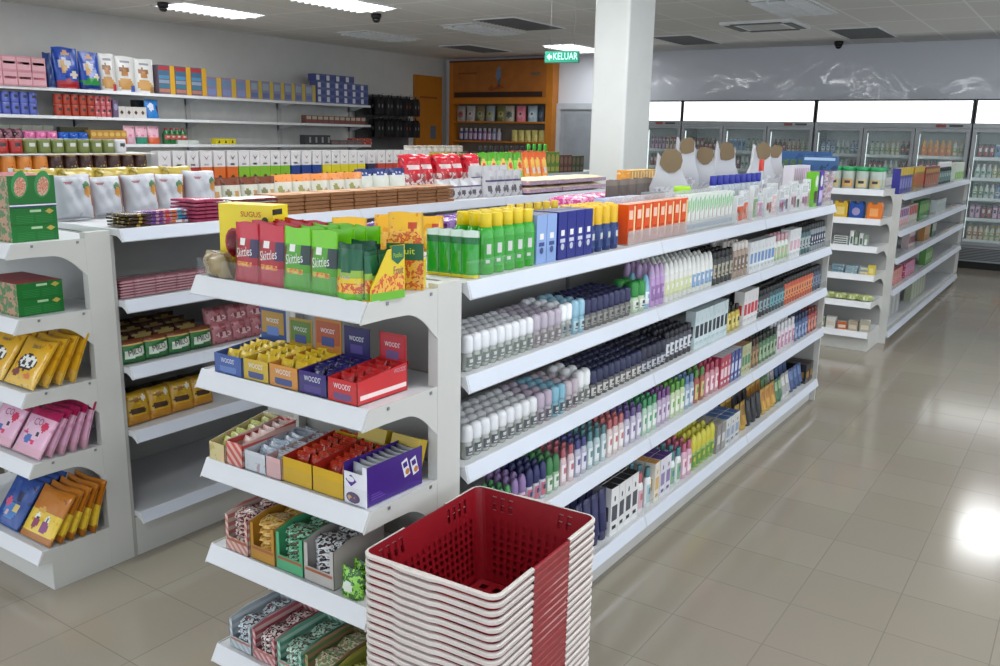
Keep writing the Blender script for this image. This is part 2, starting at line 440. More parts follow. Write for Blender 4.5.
# column
colm = P('e2e5e2', .35, vary=.015)
pb = MB(); px1, py0 = -1.775, 1.70; cw, cdp, r = .30, .46, .02
pts = []
for cx_, cy_, a in ((px1-r, py0+r, -PI/2), (px1-r, py0+cdp-r, 0), (px1-cw+r, py0+cdp-r, PI/2), (px1-cw+r, py0+r, PI)):
    for k in range(4): pts.append((cx_+r*math.cos(a+k*PI/6), cy_+r*math.sin(a+k*PI/6)))
pb.prism(pts, 0, HC, colm, axis='z'); struct('pillar', pb)
# plain flush door with frame in the back wall
DG = P('9aa0a6', .45); DF = P('b4bac0', .4)
db = MB(); db.box((-6.58, YB-.03, .0), (-5.72, YB, 2.05), DG)
for a, c in (((-6.5, YB-.04, 1.1), (-5.8, YB-.028, 1.98)), ((-6.5, YB-.04, .12), (-5.8, YB-.028, 1.0))): db.box(a, c, P('9299a0', .45))
dr = struct('door_1', db)
fb = MB(); fb.prism([(-6.68, 0), (-6.58, 0), (-6.58, 2.05), (-5.72, 2.05), (-5.72, 0), (-5.62, 0), (-5.62, 2.15), (-6.68, 2.15)], YB-.06, YB, DF)
fo = fb.build('door_frame', dr)
hb = MB(); hb.tube([(-5.8, YB-.03, 1.02), (-5.8, YB-.08, 1.02), (-5.9, YB-.08, 1.02)], .01, P('c0c2c4', .25, 1)); hb.build('door_handle', dr)

# ================================================================== ceiling fittings
PAN = P('e2e5e6', .4); FIN = P('e6e9ea', .35); PANO = P('74777a', .5)
def troffer(x, y, on, label):
    t = thing('ceiling_light', label, 'ceiling light', (x, y, HC), 0)
    f = MB(); W, L_ = .29, .59
    for a, c in (((-W-.01, -L_-.01, -.012), (-W+.02, L_+.01, 0)), ((W-.02, -L_-.01, -.012), (W+.01, L_+.01, 0)), ((-W, -L_-.01, -.012), (W, -L_+.02, 0)), ((-W, L_-.02, -.012), (W, L_+.01, 0))): f.box(a, c, PAN)
    f.build('frame', t)
    MB().box((-W+.02, -L_+.02, -.004), (W-.02, L_-.02, -.002), EM('fbfdff', 5.5) if on else PANO).build('diffuser', t)
    q = MB()
    for i in range(1, 12): yy = -L_+i*2*L_/12; q.box((-W+.02, yy-.003, -.034), (W-.02, yy+.003, -.005), FIN)
    for xx in (-.095, .095): q.box((xx-.004, -L_+.02, -.034), (xx+.004, L_-.02, -.005), FIN)
    q.build('louvre', t)
    if on:
        ld = D.lights.new('ceiling_lamp', 'AREA'); ld.shape = 'RECTANGLE'; ld.size = .5; ld.size_y = 1.1; ld.energy = LAMP_W; ld.color = (.97, .99, 1)
        lo = D.objects.new('ceiling_lamp', ld); COL.objects.link(lo); lo.location = (x, y, HC-.045)
LAMP_W = 21
troffer(-7.5, 2.4, True, 'lit louvred ceiling light over the wall shelves, the one with a camera dome in front')
troffer(-5.65, 2.65, True, 'lit louvred ceiling light with a black camera dome at its far corner')
troffer(-5.75, 7.9, True, 'lit louvred ceiling light beyond the green exit sign, partly behind the column')
troffer(-7.5, 5.3, False, 'unlit louvred ceiling light above the far end of the wall shelves')
troffer(-5.65, 5.25, False, 'unlit louvred ceiling light in the middle of the ceiling before the orange cabinet')
troffer(-1.55, 5.0, False, 'unlit louvred ceiling light to the right of the column')
for i, (x, y) in enumerate([(.75, 6.7), (-3.6, 2.5), (-7.5, -.6), (-5.65, -.4), (-3.6, -.6), (-1.5, .2), (.75, 1.2), (-3.6, -3.6), (-1.4, -2.2), (.9, -2.2), (3.2, 2.), (3.2, -2), (1, -5.5), (-3.6, -6)]):
    troffer(x, y, True, 'lit louvred ceiling light out of the picture, '+ORD[i]+' of its kind')
GRL = P('6f7173', .5); GRD = P('4a4c4e', .6)
def grille(x, y, label, w=.28, l=.58):
    t = thing('ceiling_vent', label, 'air vent', (x, y, HC))
    MB().box((-w, -l, -.006), (w, l, 0), GRD).build('backing', t)
    q = MB()
    for i in range(15): yy = -l+.03+i*(2*l-.06)/14; q.box((-w, yy-.008, -.014), (w, yy+.008, -.006), GRL)
    q.build('slats', t)
    f = MB()
    for a, c in (((-w-.02, -l-.02, -.012), (-w, l+.02, 0)), ((w, -l-.02, -.012), (w+.02, l+.02, 0)), ((-w, -l-.02, -.012), (w, -l, 0)), ((-w, l, -.012), (w, l+.02, 0))): f.box(a, c, PAN)
    f.build('frame', t)
grille(-1.42, 7.6, 'grey grille vent in the ceiling above the black camera dome over the fridges')
grille(-3.75, 7.5, 'grey grille vent in the ceiling just right of the column')
grille(-7.3, 7.4, 'dark grille vent in the ceiling before the orange cabinet')
grille(-4.9, 5.0, 'grey grille vent in the ceiling left of the column')
t = thing('ceiling_cassette', 'square white air conditioner cassette with dark slots set in the ceiling', 'air conditioner', (-2.25, 6.3, HC))
f = MB(); f.prism([(-.42, -.42), (.42, -.42), (.42, .42), (-.42, .42)], -.03, 0, P('dfe3e2', .4), axis='z'); f.build('panel', t)
for k in range(4):
    q = MB(); q.box((-.3, -.4, -.036), (.3, -.3, -.03), P('26282a', .5)); q.build('air_slot', t, rz=k*PI/2)
q = MB(); q.box((-.24, -.24, -.036), (.24, .24, -.03), P('b5b9b8', .5)); q.build('intake_grille', t)
BLK = P('17181a', .3)
def dome(x, y, label):
    t = thing('security_camera', label, 'camera', (x, y, HC))
    MB().lathe([(0, 0), (.06, 0), (.062, -.03), (.055, -.05), (0, -.05)][::-1], BLK, 16).build('base', t)
    MB().lathe([(0, -.1), (.025, -.097), (.042, -.08), (.05, -.05), (0, -.05)], P('0c0d0f', .08, coat=.5), 16).build('lens_dome', t)
dome(-5.94, 3.5, 'black dome camera at the far corner of the lit light nearest the exit sign')
dome(-7.5, 1.75, 'black dome camera in front of the lit light over the wall shelves')
dome(-1.93, 8.5, 'black dome camera on the ceiling above the fridges')
# exit sign
P0 = CAM+(FW+RT*((562-500)/FPX)-UP*((57-333)/FPX))*8.6
t = thing('exit_sign', 'green hanging exit sign with white KELUAR lettering and arrow', 'exit sign', P0, math.radians(16))
GREEN = EM('1f8f72', .45); WL = EM('bdf5e6', 1.0)
MB().box((-.172, -.015, -.055), (.172, .015, .055), P('16705a', .3)).build('housing', t)
q = MB(); q.box((-.168, -.018, -.051), (.168, -.0152, .051), GREEN); q.text('KELUAR', (.036, -.0186, -.002), (1,0,0), (0,0,1), .066, WL, sx=.74)
q.poly([(-.15, -.0186, 0), (-.12, -.0186, .034), (-.12, -.0186, .012), (-.098, -.0186, .012), (-.098, -.0186, -.012), (-.12, -.0186, -.012), (-.12, -.0186, -.034)], WL)
q.build('sign_face', t)
for x in (-.12, .12): MB().tube([(x, 0, .062), (x, 0, HC-P0.z)], .0015, P('8a8c8e', .5)).build('suspension_wire', t)

# ================================================================== shelving
STEEL = P('8c8f92', .35, .6)
def rail_profile(xl, z, sgn, x0):
    """shelf cross-section from the spine x0 out to the lip"""
    return [(x0, z-.022), (x0, z), (xl-sgn*.004, z), (xl-sgn*.003, z+.004), (xl+sgn*.001, z+.004), (xl+sgn*.014, z-.04), (xl+sgn*.012, z-.043), (xl-sgn*.004, z-.03), (xl-sgn*.02, z-.022)]
def shelf_run(parent, cx, xl, sgn, y0, y1, z, guard, name='shelf'):
    b = MB(); pr = rail_profile(xl, z, sgn, cx+sgn*.015)
    if sgn > 0: pr = pr[::-1]
    b.prism(pr, y0+.001, y1-.001, WHITE)
    s = b.build(name, parent)
    r = MB(); r.prism([(xl+sgn*.0016, z+.002), (xl+sgn*.0142, z-.0385), (xl+sgn*.0155, z-.0385), (xl+sgn*.003, z+.002)][::-1 if sgn > 0 else 1], y0+.006, y1-.006, RAIL)
    r.build('price_rail', s)
    if guard:
        g = MB(); g.box((xl-sgn*.003-.0008, y0+.004, z+.001), (xl-sgn*.003+.0008, y1-.004, z+guard), GUARD)
        g.build('clear_guard', s)
    return s
def gondola(label, cx, half, y0, y1, levels, bays, basez, sides=(1, -1), guards=(.05,), back_top=None, near_post=True):
    t = thing('shelving_unit', label, 'shelving unit', (0, 0, 0))
    top = (back_top or levels[0])
    b = MB(); b.box((cx-.012, y0+.02, .05), (cx+.012, y1-.02, top-.02), PANEL)
    n = len(bays)-1
    for i in range(1, n): b.box((cx-.016, bays[i]-.012, .05), (cx+.016, bays[i]+.012, top-.02), STEEL)
    b.build('back_panel', t)
    for yy in (y0, y1-.012): MB().box((cx-half, yy, .0), (cx+half, yy+.012, levels[0]-.024), PANEL).build('end_panel', t)
    for sg in sides:
        k = MB(); k.prism([(cx, 0), (cx+sg*half, 0), (cx+sg*half, basez-.03), (cx, basez-.03)][::-1 if sg > 0 else 1], y0+.014, y1-.014, CREAM)
        k.build('plinth', t)
        for li, z in enumerate(list(levels)+[basez]):
            for i in range(n):
                shelf_run(t, cx, cx+sg*(half+.037), sg, max(bays[i], y0+.013), min(bays[i+1], y1-.013), z, (guards[li] if li < len(guards) else guards[-1]) if sg > 0 else 0, 'base_shelf' if z == basez else 'shelf')
        for yy in ((y0-.004, y1-.01) if near_post else (y1-.01,)):
            xa, xb = sorted((cx+sg*(half-.041), cx+sg*(half+.032)))
            MB().box((xa, yy, 0), (xb, yy+.014, top+.004), CREAM).build('upright', t)
    return t
def bracket(mb, x0, x1, yf, yp, z, sg):
    """arched side plate from the lip (yf) back to the post (yp)"""
    pts = [(yf, z-.045), (yf+sg*.026, z+.003), (yp, z+.003), (yp, z-.125)]
    for k in range(1, 9):
        a = k/8; y = yp-(yp-yf)*(.04+.42*a); pts.append((y, z-.125+(.125-.046)*math.sin(a*PI/2)**.75))
    pts.append((yf+(yp-yf)*.3, z-.044))
    if sg < 0: pts = pts[::-1]
    mb.prism(pts, x0, x1, CREAM, axis='x')
def endcap(label, cx, hw, yp, yf, levels, basez, guard=.05, screws=True, post=None, ptop=0):
    """shelves on the end of a run; yp = post plane, yf = lip plane"""
    sg = 1 if yp > yf else -1
    t = thing('end_shelving_unit', label, 'end shelving unit', (0, 0, 0))
    yb = yp
    if post is None: MB().box((cx-hw+.002, min(yp, yp-sg*.014), .05), (cx+hw-.002, max(yp, yp-sg*.014), levels[0]), PANEL).build('back_panel', t)
    else:
        # deep side posts carry the brackets and stand in one plane with them
        MB().box((cx+hw-.03, post, 0), (cx+hw+.0006, yp, ptop), CREAM).build('side_post', t)
        MB().box((cx-hw, yp-.03, 0), (cx-hw+.02, yp, ptop-.02), CREAM).build('side_post', t)
        yp = post
    for li, z in enumerate(list(levels)+[basez]):
        base = z == basez
        b = MB()
        pr = [(yf+sg*.026, z), (yb-sg*.003, z), (yb-sg*.003, z-.02), (yf+sg*.03, z-.02), (yf+sg*.02, z-.03), (yf+sg*.002, z-.043), (yf, z-.04), (yf+sg*.022, z+.004), (yf+sg*.026, z+.004)]
        b.prism(pr if sg > 0 else pr[::-1], cx-hw+.004, cx+hw-.004, WHITE, axis='x')
        s = b.build('base_shelf' if base else 'shelf', t)
        r = MB(); r.prism([(yf+sg*.0035, z-.038), (yf+sg*.0225, z+.002), (yf+sg*.021, z+.002), (yf+sg*.0015, z-.038)][::sg], cx-hw+.008, cx+hw-.008, RAIL, axis='x'); r.build('price_rail', s)
        if guard: MB().box((cx-hw+.006, yf+sg*.027-.0008, z+.001), (cx+hw-.006, yf+sg*.027+.0008, z+guard), GUARD).build('clear_guard', s)
        if not base:
            for x in (cx-hw, cx+hw-.0035):
                k = MB(); bracket(k, x, x+.0035, yf, yp, z, sg)
                if screws:
                    xo = x if x < cx else x+.0035
                    for fy in (.32, .9):
                        y = yf+(yp-yf)*fy; k.box((min(xo, xo+math.copysign(.002, x-cx)), y-.004, z-.012), (max(xo, xo+math.copysign(.002, x-cx)), y+.004, z-.004), STEEL)
                k.build('bracket', s)
        else:
            k = MB()
            for x in (cx-hw, cx+hw-.0035):
                p_ = [(yf+sg*.05, 0), (yp, 0), (yp, z+.003), (yf+sg*.026, z+.003), (yf+sg*.0, z-.043), (yf+sg*.05, z-.043)]
                k.prism(p_ if sg > 0 else p_[::-1], x, x+.0035, CREAM, axis='x')
            k.box((cx-hw+.004, min(yf+sg*.05, yf+sg*.056), 0), (cx+hw-.004, max(yf+sg*.05, yf+sg*.056), z-.022), CREAM)
            k.build('plinth', t)
    return t
# toiletries run (right), with end shelves near and far
gondola('long white shelving unit stocked with toiletries, nearest the open aisle', -.36, .36, -2.834, .93, [1.227, .975, .723, .467], [-2.834, -1.62, -.42, .93], .142, guards=(.055, .045, .045, .045, .05), near_post=False)
endcap('white end shelves facing the camera behind the red baskets, with sweets', -.2685, .3005, -2.835, -3.2088, [1.226, .9742, .7233, .4705], .1599, post=-2.932, ptop=1.2385)
endcap('white end shelves at the far end of the toiletries unit', -.36, .3175, .934, 1.22, [1.235, .98, .72, .46], .1)
# snack run (left)
gondola('long white shelving unit stocked with snack bags, behind the sweets', -1.98, .468, -2.829, .93, [1.2486, .9935, .7467, .504], [-2.829, -1.6, -.4, .93], .1845, guards=(0, .05, 0, 0, 0), near_post=False)
endcap('white end shelves cut by the left picture edge, stocked with yellow and pink snack bags', -1.932, .42, -2.83, -3.1935, [1.2226, .9749, .7234, .4745], .1526, guard=0, post=-2.9229, ptop=1.245)
# tinned food run
gondola('long white shelving unit with tins and drink cartons, third from the camera', -3.5, .463, -3.6, 3.9, [1.25, .99, .74, .5], [-3.6, -2.1, -.6, .9, 2.4, 3.9], .16, guards=(0,))
# far shelving by the fridges
gondola('white shelving unit with glass-like clear guards standing beyond the toiletries unit', -.33, .36, 2.93, 7.0, [1.2, .91, .69, .432], [2.93, 4.3, 5.65, 7.0], .09, guards=(.05, .06, .05, .05, .04))
endcap('white end shelves beyond the toiletries unit, with jars on top', -.33, .335, 2.926, 2.49, [1.249, 1.029, .818, .599, .388], .149, screws=False, guard=0)
# wall shelving
def wallshelf():
    t = thing('wall_shelving_unit', 'long white wall shelving along the left wall', 'shelving unit', (0, 0, 0))
    MB().box((XL+.005, -1.6, .1), (XL+.03, 6.35, 2.1), P('dcdcd8', .4)).build('back_panel', t)
    for y in (-1.55, -.05, 1.55, 3.15, 4.77, 6.3): MB().box((XL+.031, y-.03, .1), (XL+.07, y+.03, 2.25 if y > 4 else 2.12), CREAM).build('upright', t)
    for z in (2.02, 1.715, 1.40, 1.08, .76, .44):
        for y0, y1 in ((-1.55, -.05), (-.05, 1.55), (1.55, 3.15), (3.15, 4.77), (4.77, 6.3)):
            b = MB(); b.prism([(XL+.03, z-.025), (XL+.03, z), (-8.6, z), (-8.59, z-.035), (-8.6, z-.035), (-8.62, z-.025)][::-1], y0+.002, y1-.002, WHITE)
            b.prism([(XL+.03, z-.025), (-8.7, z-.025), (XL+.03, z-.12)], y1-.03, y1-.02, WHITE)
            b.build('shelf', t)
    MB().box((XL+.005, -1.6, 0), (-8.6, 6.35, .1), CREAM).build('plinth', t)
wallshelf()

# ================================================================== shopping baskets
RED = P('8e1420', .35, coat=.2); RIMW = P('d3cac4', .4)
STEP = .0187
def basket():
    H, TW, TL, BW, BL = .235, .343, .455, .27, .382   # depth, top and bottom outer sizes
    b = MB()
    def W(z): k = z/H; return BW+(TW-BW)*k, BL+(TL-BL)*k
    rows = [0, .0127]+[x for k in range(1, 9) for x in (STEP*k, STEP*k+.0117)]+[.185, .22, H]
    holes = {**{2*k: 1 for k in range(1, 9)}, 18: 2}
    c = .022
    for side in range(4):
        n = 34 if side % 2 else 24
        for j in range(len(rows)-1):
            z0, z1 = rows[j], rows[j+1]
            def pt(z, k):
                w, l = W(z)
                if side == 0: return (-w/2+c+(w-2*c)*k, -l/2, z)
                if side == 1: return (w/2, -l/2+c+(l-2*c)*k, z)
                if side == 2: return (w/2-c-(w-2*c)*k, l/2, z)
                return (-w/2, l/2-c-(l-2*c)*k, z)
            for i in range(n):
                h = holes.get(j, 0); f = i/(n-1)
                if h == 1 and i % 2 and 0 < i < n-1: continue
                if h == 2 and i % 2 and (.06 < f < .3 or .7 < f < .94): continue
                b.poly([pt(z0, i/n), pt(z0, (i+1)/n), pt(z1, (i+1)/n), pt(z1, i/n)], RED)
            # rounded corner
            w0, l0 = W(z0); w1, l1 = W(z1)
            cs = [(1, -1, -PI/2), (1, 1, 0), (-1, 1, PI/2), (-1, -1, PI)][side]
            for k in range(4):
                a0 = cs[2]+k*PI/8; a1 = a0+PI/8
                P_ = lambda w, l, a, z: (cs[0]*(w/2-c)+c*math.cos(a), cs[1]*(l/2-c)+c*math.sin(a), z)
                b.poly([P_(w0, l0, a0, z0), P_(w0, l0, a1, z0), P_(w1, l1, a1, z1), P_(w1, l1, a0, z1)], RED, True)
    for i in range(13):
        for j in range(17):
            if i % 2 and j % 2: continue
            x0, x1 = -BW/2+.004+(BW-.008)*i/13, -BW/2+.004+(BW-.008)*(i+1)/13
            y0, y1 = -BL/2+.004+(BL-.008)*j/17, -BL/2+.004+(BL-.008)*(j+1)/17
            b.poly([(x0, y0, 0), (x1, y0, 0), (x1, y1, 0), (x0, y1, 0)], RED)
    rims = [MB(), MB()]; path = []   # (x, y, outward nx, ny, red?, bump)
    w, l = TW, TL
    def seg(p, q, nx, ny, red=None, bump=None, n=20):
        for k in range(n):
            t = k/n; x, y = p[0]+(q[0]-p[0])*t, p[1]+(q[1]-p[1])*t
            path.append((x, y, nx, ny, bool(red and red[0] <= t < red[1]), .007*max(0, min(1, (t-bump[0])*14, (bump[1]-t)*14))*.8 if bump else 0))
    def arc(cx_, cy_, a):
        for k in range(5): path.append((cx_+c*math.cos(a+k*PI/10), cy_+c*math.sin(a+k*PI/10), math.cos(a+k*PI/10), math.sin(a+k*PI/10), False, 0))
    seg((-w/2+c, -l/2), (w/2-c, -l/2), 0, -1, None, (.2, .62)); arc(w/2-c, -l/2+c, -PI/2)
    seg((w/2, -l/2+c), (w/2, l/2-c), 1, 0, (.3, .7)); arc(w/2-c, l/2-c, 0)
    seg((w/2-c, l/2), (-w/2+c, l/2), 0, 1, None, (.3, .7)); arc(-w/2+c, l/2-c, PI/2)
    seg((-w/2, l/2-c), (-w/2, -l/2+c), -1, 0, (.3, .7)); arc(-w/2+c, -l/2+c, PI)
    n = len(path); hands = [MB(), MB()]
    for i in range(n):
        a, d_ = path[i], path[(i+1) % n]
        tgt = RIMW; bld = rims[0 if a[1]+(.0 if abs(a[0]) < w/2-.001 else .0) < 0 else 1]
        o0, o1 = .0105, .0105; zt, zb = H+.002, H-.0082
        if a[4]: bld = hands[0 if a[0] > 0 else 1]; tgt = RED; zt, zb = H-.0015, H-.0195
        ring = []
        for p_ in (a, d_):
            o = (.0068 if not a[4] else .006)+p_[5]
            x, y, nx, ny = p_[:4]
            ring.append([(x-nx*.001, y-ny*.001, zt), (x+nx*(o-.003), y+ny*(o-.003), zt), (x+nx*o, y+ny*o, zt-.003), (x+nx*(o-.001), y+ny*(o-.001), zb), (x+nx*(o-.003), y+ny*(o-.003), zb)])
        for k in range(4): bld.poly([ring[0][k], ring[1][k], ring[1][k+1], ring[0][k+1]], tgt, False)
    return Proto('shopping_basket', b, [('rim', rims[0]), ('rim', rims[1]), ('handle', hands[0]), ('handle', hands[1])])
NB = 25; bk = basket()
for i in range(NB):   # i counts from the top
    lab = 'red shopping basket with white rim, '+('topmost of the stack' if i == 0 else 'lowest of the stack' if i == NB-1 else ORD[i]+' from the top of the stack')
    bk.put(lab, 'shopping basket', (.281, -3.068, (NB-1-i)*STEP+.7-.237-(NB-1)*STEP), math.radians(2.2+.25*math.sin(i*2.1)), group='stacked red baskets')

# ================================================================== toiletries shelves, open-aisle side
SH = {'A': (1.227, 'top'), 'B': (.975, 'second'), 'C': (.723, 'third'), 'D': (.467, 'fourth'), 'E': (.142, 'bottom')}
CATW = {'roll_on_bottle': 'deodorant', 'spray_bottle': 'spray bottle', 'mist_bottle': 'spray bottle', 'lotion_bottle': 'bottle', 'cream_tube': 'tube'}
def soft(h, k=.22):
    c = [int(h[i:i+2], 16) for i in (0, 2, 4)]; g = sum(c)/3
    return ''.join('%02x' % int(x*(1-k)+g*k+2) for x in c)
def row(sh, p0, p1, kind, W, H, body, cap, label, rows, desc, gap=1.04, name=None, n=12, jit=.0, cat=None, xf=.012, far=-.9, deco=None, ydir=1):
    z, sn = SH[sh]
    y0 = p0 if abs(p0) < 10 else ypx(p0, 0, z); y1 = min(.9, p1 if abs(p1) < 10 else ypx(p1, 0, z))
    N = max(1, int(round((y1-y0)/(W*gap)))); pitch = (y1-y0)/N
    if sh in 'DE': body, cap, label = [soft(q) if isinstance(q, str) else q for q in (body, cap, label)]
    body = P(body, .3) if isinstance(body, str) else body; cap = P(cap, .35) if isinstance(cap, str) else cap; label = P(label, .4) if isinstance(label, str) else label
    for r in range(rows):
        for i in range(N):
            if kind == 'box':
                pr = box_proto(min(W, pitch*.95), W*.9 if deco is None or 'd' not in deco else deco['d'], H, body, cap, label)
            else: pr = bottle(kind, min(W, pitch*.99)*(.88 if kind in ('mist', 'spray', 'flat', 'dome') else .97), H, body, cap, label, name, n if y0 < -.9 else 10)
            dep = (pr.d if hasattr(pr, 'd') else W*BOT[kind][2])
            x = xf-dep/2-r*(dep*1.05+.001); y = y0+pitch*(i+.5)
            nm = desc+', '+(ORD[i]+' from near end, ' if N > 1 else '')+(ROW[r]+', ' if rows > 1 else '')+sn+' toiletries shelf'
            pr.put(nm, cat or CATW.get(pr.name, 'box'), (x, y+(R_()-.5)*jit, z+.0006), PI/2+(R_()-.5)*.12, group=desc+'s, '+sn+' toiletries shelf', parts=y < far and r < 2, name=name)
_BX = {}
def box_proto(w, d, h, body, top, label):
    k = (round(w, 4), d, h, body, top, label)
    if k not in _BX:
        dec = [('front', .14, .3, .86, .62, 'r', label), ('front', .25, .12, .75, .2, 'r', top), ('right', .2, .3, .8, .6, 'r', label), ('left', .2, .3, .8, .6, 'r', label), ('front', .4, .7, .6, .82, 'e', top)] if label else []
        p = carton(w, d, h, body, {'top': top}, dec, 'toiletry_box'); p.d = d; _BX[k] = p
    return _BX[k]
CLR = P('a9ada6', .12, coat=.3)
# second shelf
row('B', -2.775, 532, 'rollon', .0385, .1, CLR, 'e3e5e8', '6d746f', 4, 'white-capped clear roll-on')
row('B', 532, 560, 'rollon', .0385, .102, P('a59f9f', .15), 'b6adba', '7d7478', 4, 'lilac-capped roll-on')
row('B', 560, 571, 'rollon', .042, .108, CLR, 'f0f3f6', '8d9496', 4, 'bright white-capped roll-on')
row('B', 571, 583, 'rollon', .037, .112, '86b0c2', '93bdd0', 'b7d0d8', 4, 'pale blue-capped roll-on')
row('B', 583, 629, 'rollon', .041, .105, P('6f6d6b', .2), '23264e', '8f8d88', 4, 'navy-capped roll-on')
row('B', 631, 644, 'rollon', .05, .118, 'b9cfb0', '2a8a3c', 'e2e6dd', 2, 'green dome-capped roll-on')
row('B', 644, 649, 'mist', .05, .13, '8fbacb', '7fb3cc', 'e8edf0', 2, 'light blue mist bottle')
row('B', 649, 663, 'mist', .045, .16, 'b795c6', 'c4a7cf', '8d6aa0', 3, 'lilac mist bottle')
row('B', 663, 690, 'mist', .045, .158, 'dcdcd6', 'ebebe7', 'c9cf9f', 3, 'white mist bottle')
row('B', 690, 711, 'mist', .045, .155, 'e0e0da', 'e6e6e2', '7f9fc4', 3, 'white blue-banded mist bottle')
row('B', 711, 731, 'spray', .045, .15, '3a3a38', '19191b', 'a6a08c', 3, 'black spray bottle')
row('B', 731, 746, 'spray', .045, .165, 'a89484', 'ded8d0', '6a5648', 3, 'brown white-topped spray bottle')
row('B', 746, 771, 'box', .055, .15, 'e6e9ea', 'c4c9cc', '6f93c4', 1, 'white and blue lotion carton')
row('B', 771, 786, 'flat', .06, .15, 'dfe2dc', 'd5a8b0', '9dbb86', 2, 'white pink-capped lotion bottle')
row('B', 786, 797, 'box', .06, .16, 'e9ebec', 'd6d8da', 'd8b0bc', 1, 'white and pink lotion carton')
row('B', 797, 809, 'spray', .055, .16, '3f6568', '1f2022', 'a9b4b2', 2, 'dark teal spray bottle')
row('B', 809, 828, 'spray', .055, .165, '8a9196', '1c1d20', '2e3550', 2, 'silver black-capped spray bottle')
# third shelf
row('C', -2.775, 536, 'rollon', .0395, .097, CLR, 'dfe1e3', '50565c', 4, 'white-capped clear roll-on with dark label')
row('C', 536, 551, 'rollon', .0395, .1, P('a79fa6', .15), 'b3a5b6', '5a5560', 4, 'lilac-capped roll-on with dark label')
row('C', 551, 564, 'rollon', .039, .1, '7fabb8', '7fb0c2', '404c56', 4, 'sky blue-capped roll-on with dark label')
row('C', 564, 577, 'rollon', .039, .1, P('b1a8a8', .15), 'b9adb5', '4a4650', 4, 'mauve-capped roll-on with dark label')
row('C', 577, 589, 'rollon', .046, .115, CLR, 'e8eaeb', '6b6a68', 3, 'large white-capped roll-on')
row('C', 589, 640, 'rollon', .041, .1, '5d5a5c', '252a4c', 'c9c6c0', 4, 'navy-capped dark roll-on with pale label')
row('C', 640, 664, 'rollon', .042, .104, '3c3d48', '1f2238', 'b9bcc4', 4, 'midnight-capped dark roll-on')
row('C', 664, 690, 'spray', .045, .125, '3b3b46', '1d1e28', 'cfd2d8', 3, 'dark blue spray bottle with pale label')
row('C', 691, 724, 'box', .05, .165, 'cfdfe2', 'bcd0d6', '30343c', 1, 'pale blue tall lotion carton')
row('C', 725, 738, 'flat', .055, .12, 'b9a23c', '26251f', 'd6c878', 3, 'yellow dark-capped lotion bottle')
row('C', 740, 754, 'box', .055, .165, 'e3e2e2', 'd0d0d2', 'c23a48', 1, 'white tall carton with red band')
row('C', 754, 768, 'spray', .05, .14, '2c2d30', '141517', '8fa2a8', 3, 'black spray bottle with grey label')
row('C', 768, 783, 'spray', .05, .14, '2b4a52', '16181a', '6fa0a8', 3, 'black-capped teal spray bottle')
row('C', 783, 811, 'spray', .05, .15, 'c4552e', '1a191a', 'd98a5a', 3, 'orange black-capped spray bottle')
row('C', 811, 827, 'spray', .052, .15, '3c4658', '20222a', '77839a', 3, 'slate blue spray bottle')
# fourth shelf
row('D', 480, 497, 'dome', .044, .105, '8fae86', '4f8a4a', 'd9ddd0', 3, 'sage dome-capped bottle')
row('D', 497, 510, 'dome', .04, .11, 'a2c99f', '3f9a4f', 'd8e2d2', 3, 'green dome-capped bottle')
row('D', 510, 525, 'dome', .04, .118, 'c7b4cf', '8f6fb0', 'd05a78', 4, 'lilac dome-capped bottle')
row('D', 525, 545, 'dome', .041, .125, 'c4c6d6', '2c3070', 'd06078', 4, 'navy dome-capped bottle')
row('D', 545, 558, 'dome', .042, .125, '9cc49c', '3b8f4c', 'dfe6da', 4, 'leaf green-capped bottle')
row('D', 558, 573, 'flat', .042, .128, 'd9b7bd', 'd0606e', 'ece4e6', 4, 'salmon-capped bottle')
row('D', 573, 585, 'flat', .042, .13, 'b0b0c8', '4e4f9a', 'ded8e6', 4, 'indigo-capped bottle')
row('D', 585, 605, 'flat', .043, .135, 'a9c3c8', '4f8f98', 'dbe4e4', 4, 'teal-capped bottle')
row('D', 605, 622, 'flat', .044, .14, 'd9c2c0', 'd76a6c', 'efe8e6', 4, 'coral-capped bottle')
row('D', 622, 640, 'flat', .045, .14, 'bfb6cf', '6f55a0', 'e4dfe8', 4, 'purple-capped bottle')
row('D', 640, 655, 'flat', .045, .145, 'a8cdb4', '3fa867', 'e0e8e0', 4, 'mint green-capped bottle')
row('D', 655, 668, 'flat', .045, .145, 'b89fbf', '854d9a', 'd9cfe0', 4, 'violet-capped bottle')
row('D', 668, 683, 'flat', .047, .145, 'c3d6a4', '63b53c', 'e6ebd8', 4, 'lime-capped bottle')
row('D', 683, 692, 'flat', .05, .145, '8fa6c2', '5f86b8', 'd5dde6', 3, 'dusty blue-capped bottle')
row('D', 692, 703, 'flat', .05, .15, 'b0503e', '5aa04a', 'd8c070', 3, 'red green-capped bottle')
row('D', 703, 717, 'flat', .05, .15, 'd88a96', 'c4405c', 'f0d4da', 3, 'rose-capped bottle')
row('D', 717, 727, 'box', .05, .15, 'c83a56', 'e6e6ea', 'f0c8d0', 2, 'red and white tall carton')
row('D', 727, 738, 'box', .05, .15, '3c4ea0', 'dfe2ea', 'c9d2ee', 2, 'blue and white tall carton')
row('D', 738, 747, 'box', .045, .15, 'b9c28c', 'c2855a', '4f8f6a', 2, 'olive and orange tall carton')
row('D', 747, 757, 'flat', .055, .15, '7a5838', '4a3422', 'b08a58', 2, 'brown lotion bottle')
row('D', 757, 775, 'flat', .06, .15, '4a7a4c', '25302a', '98b48c', 2, 'forest green lotion bottle')
row('D', 775, 793, 'flat', .06, .155, 'e0d5de', 'dcdcdf', 'c07a9a', 2, 'white and pink lotion bottle')
row('D', 793, 806, 'flat', .06, .15, '3e5a92', '2a3a66', '8fa6d0', 2, 'royal blue lotion bottle')
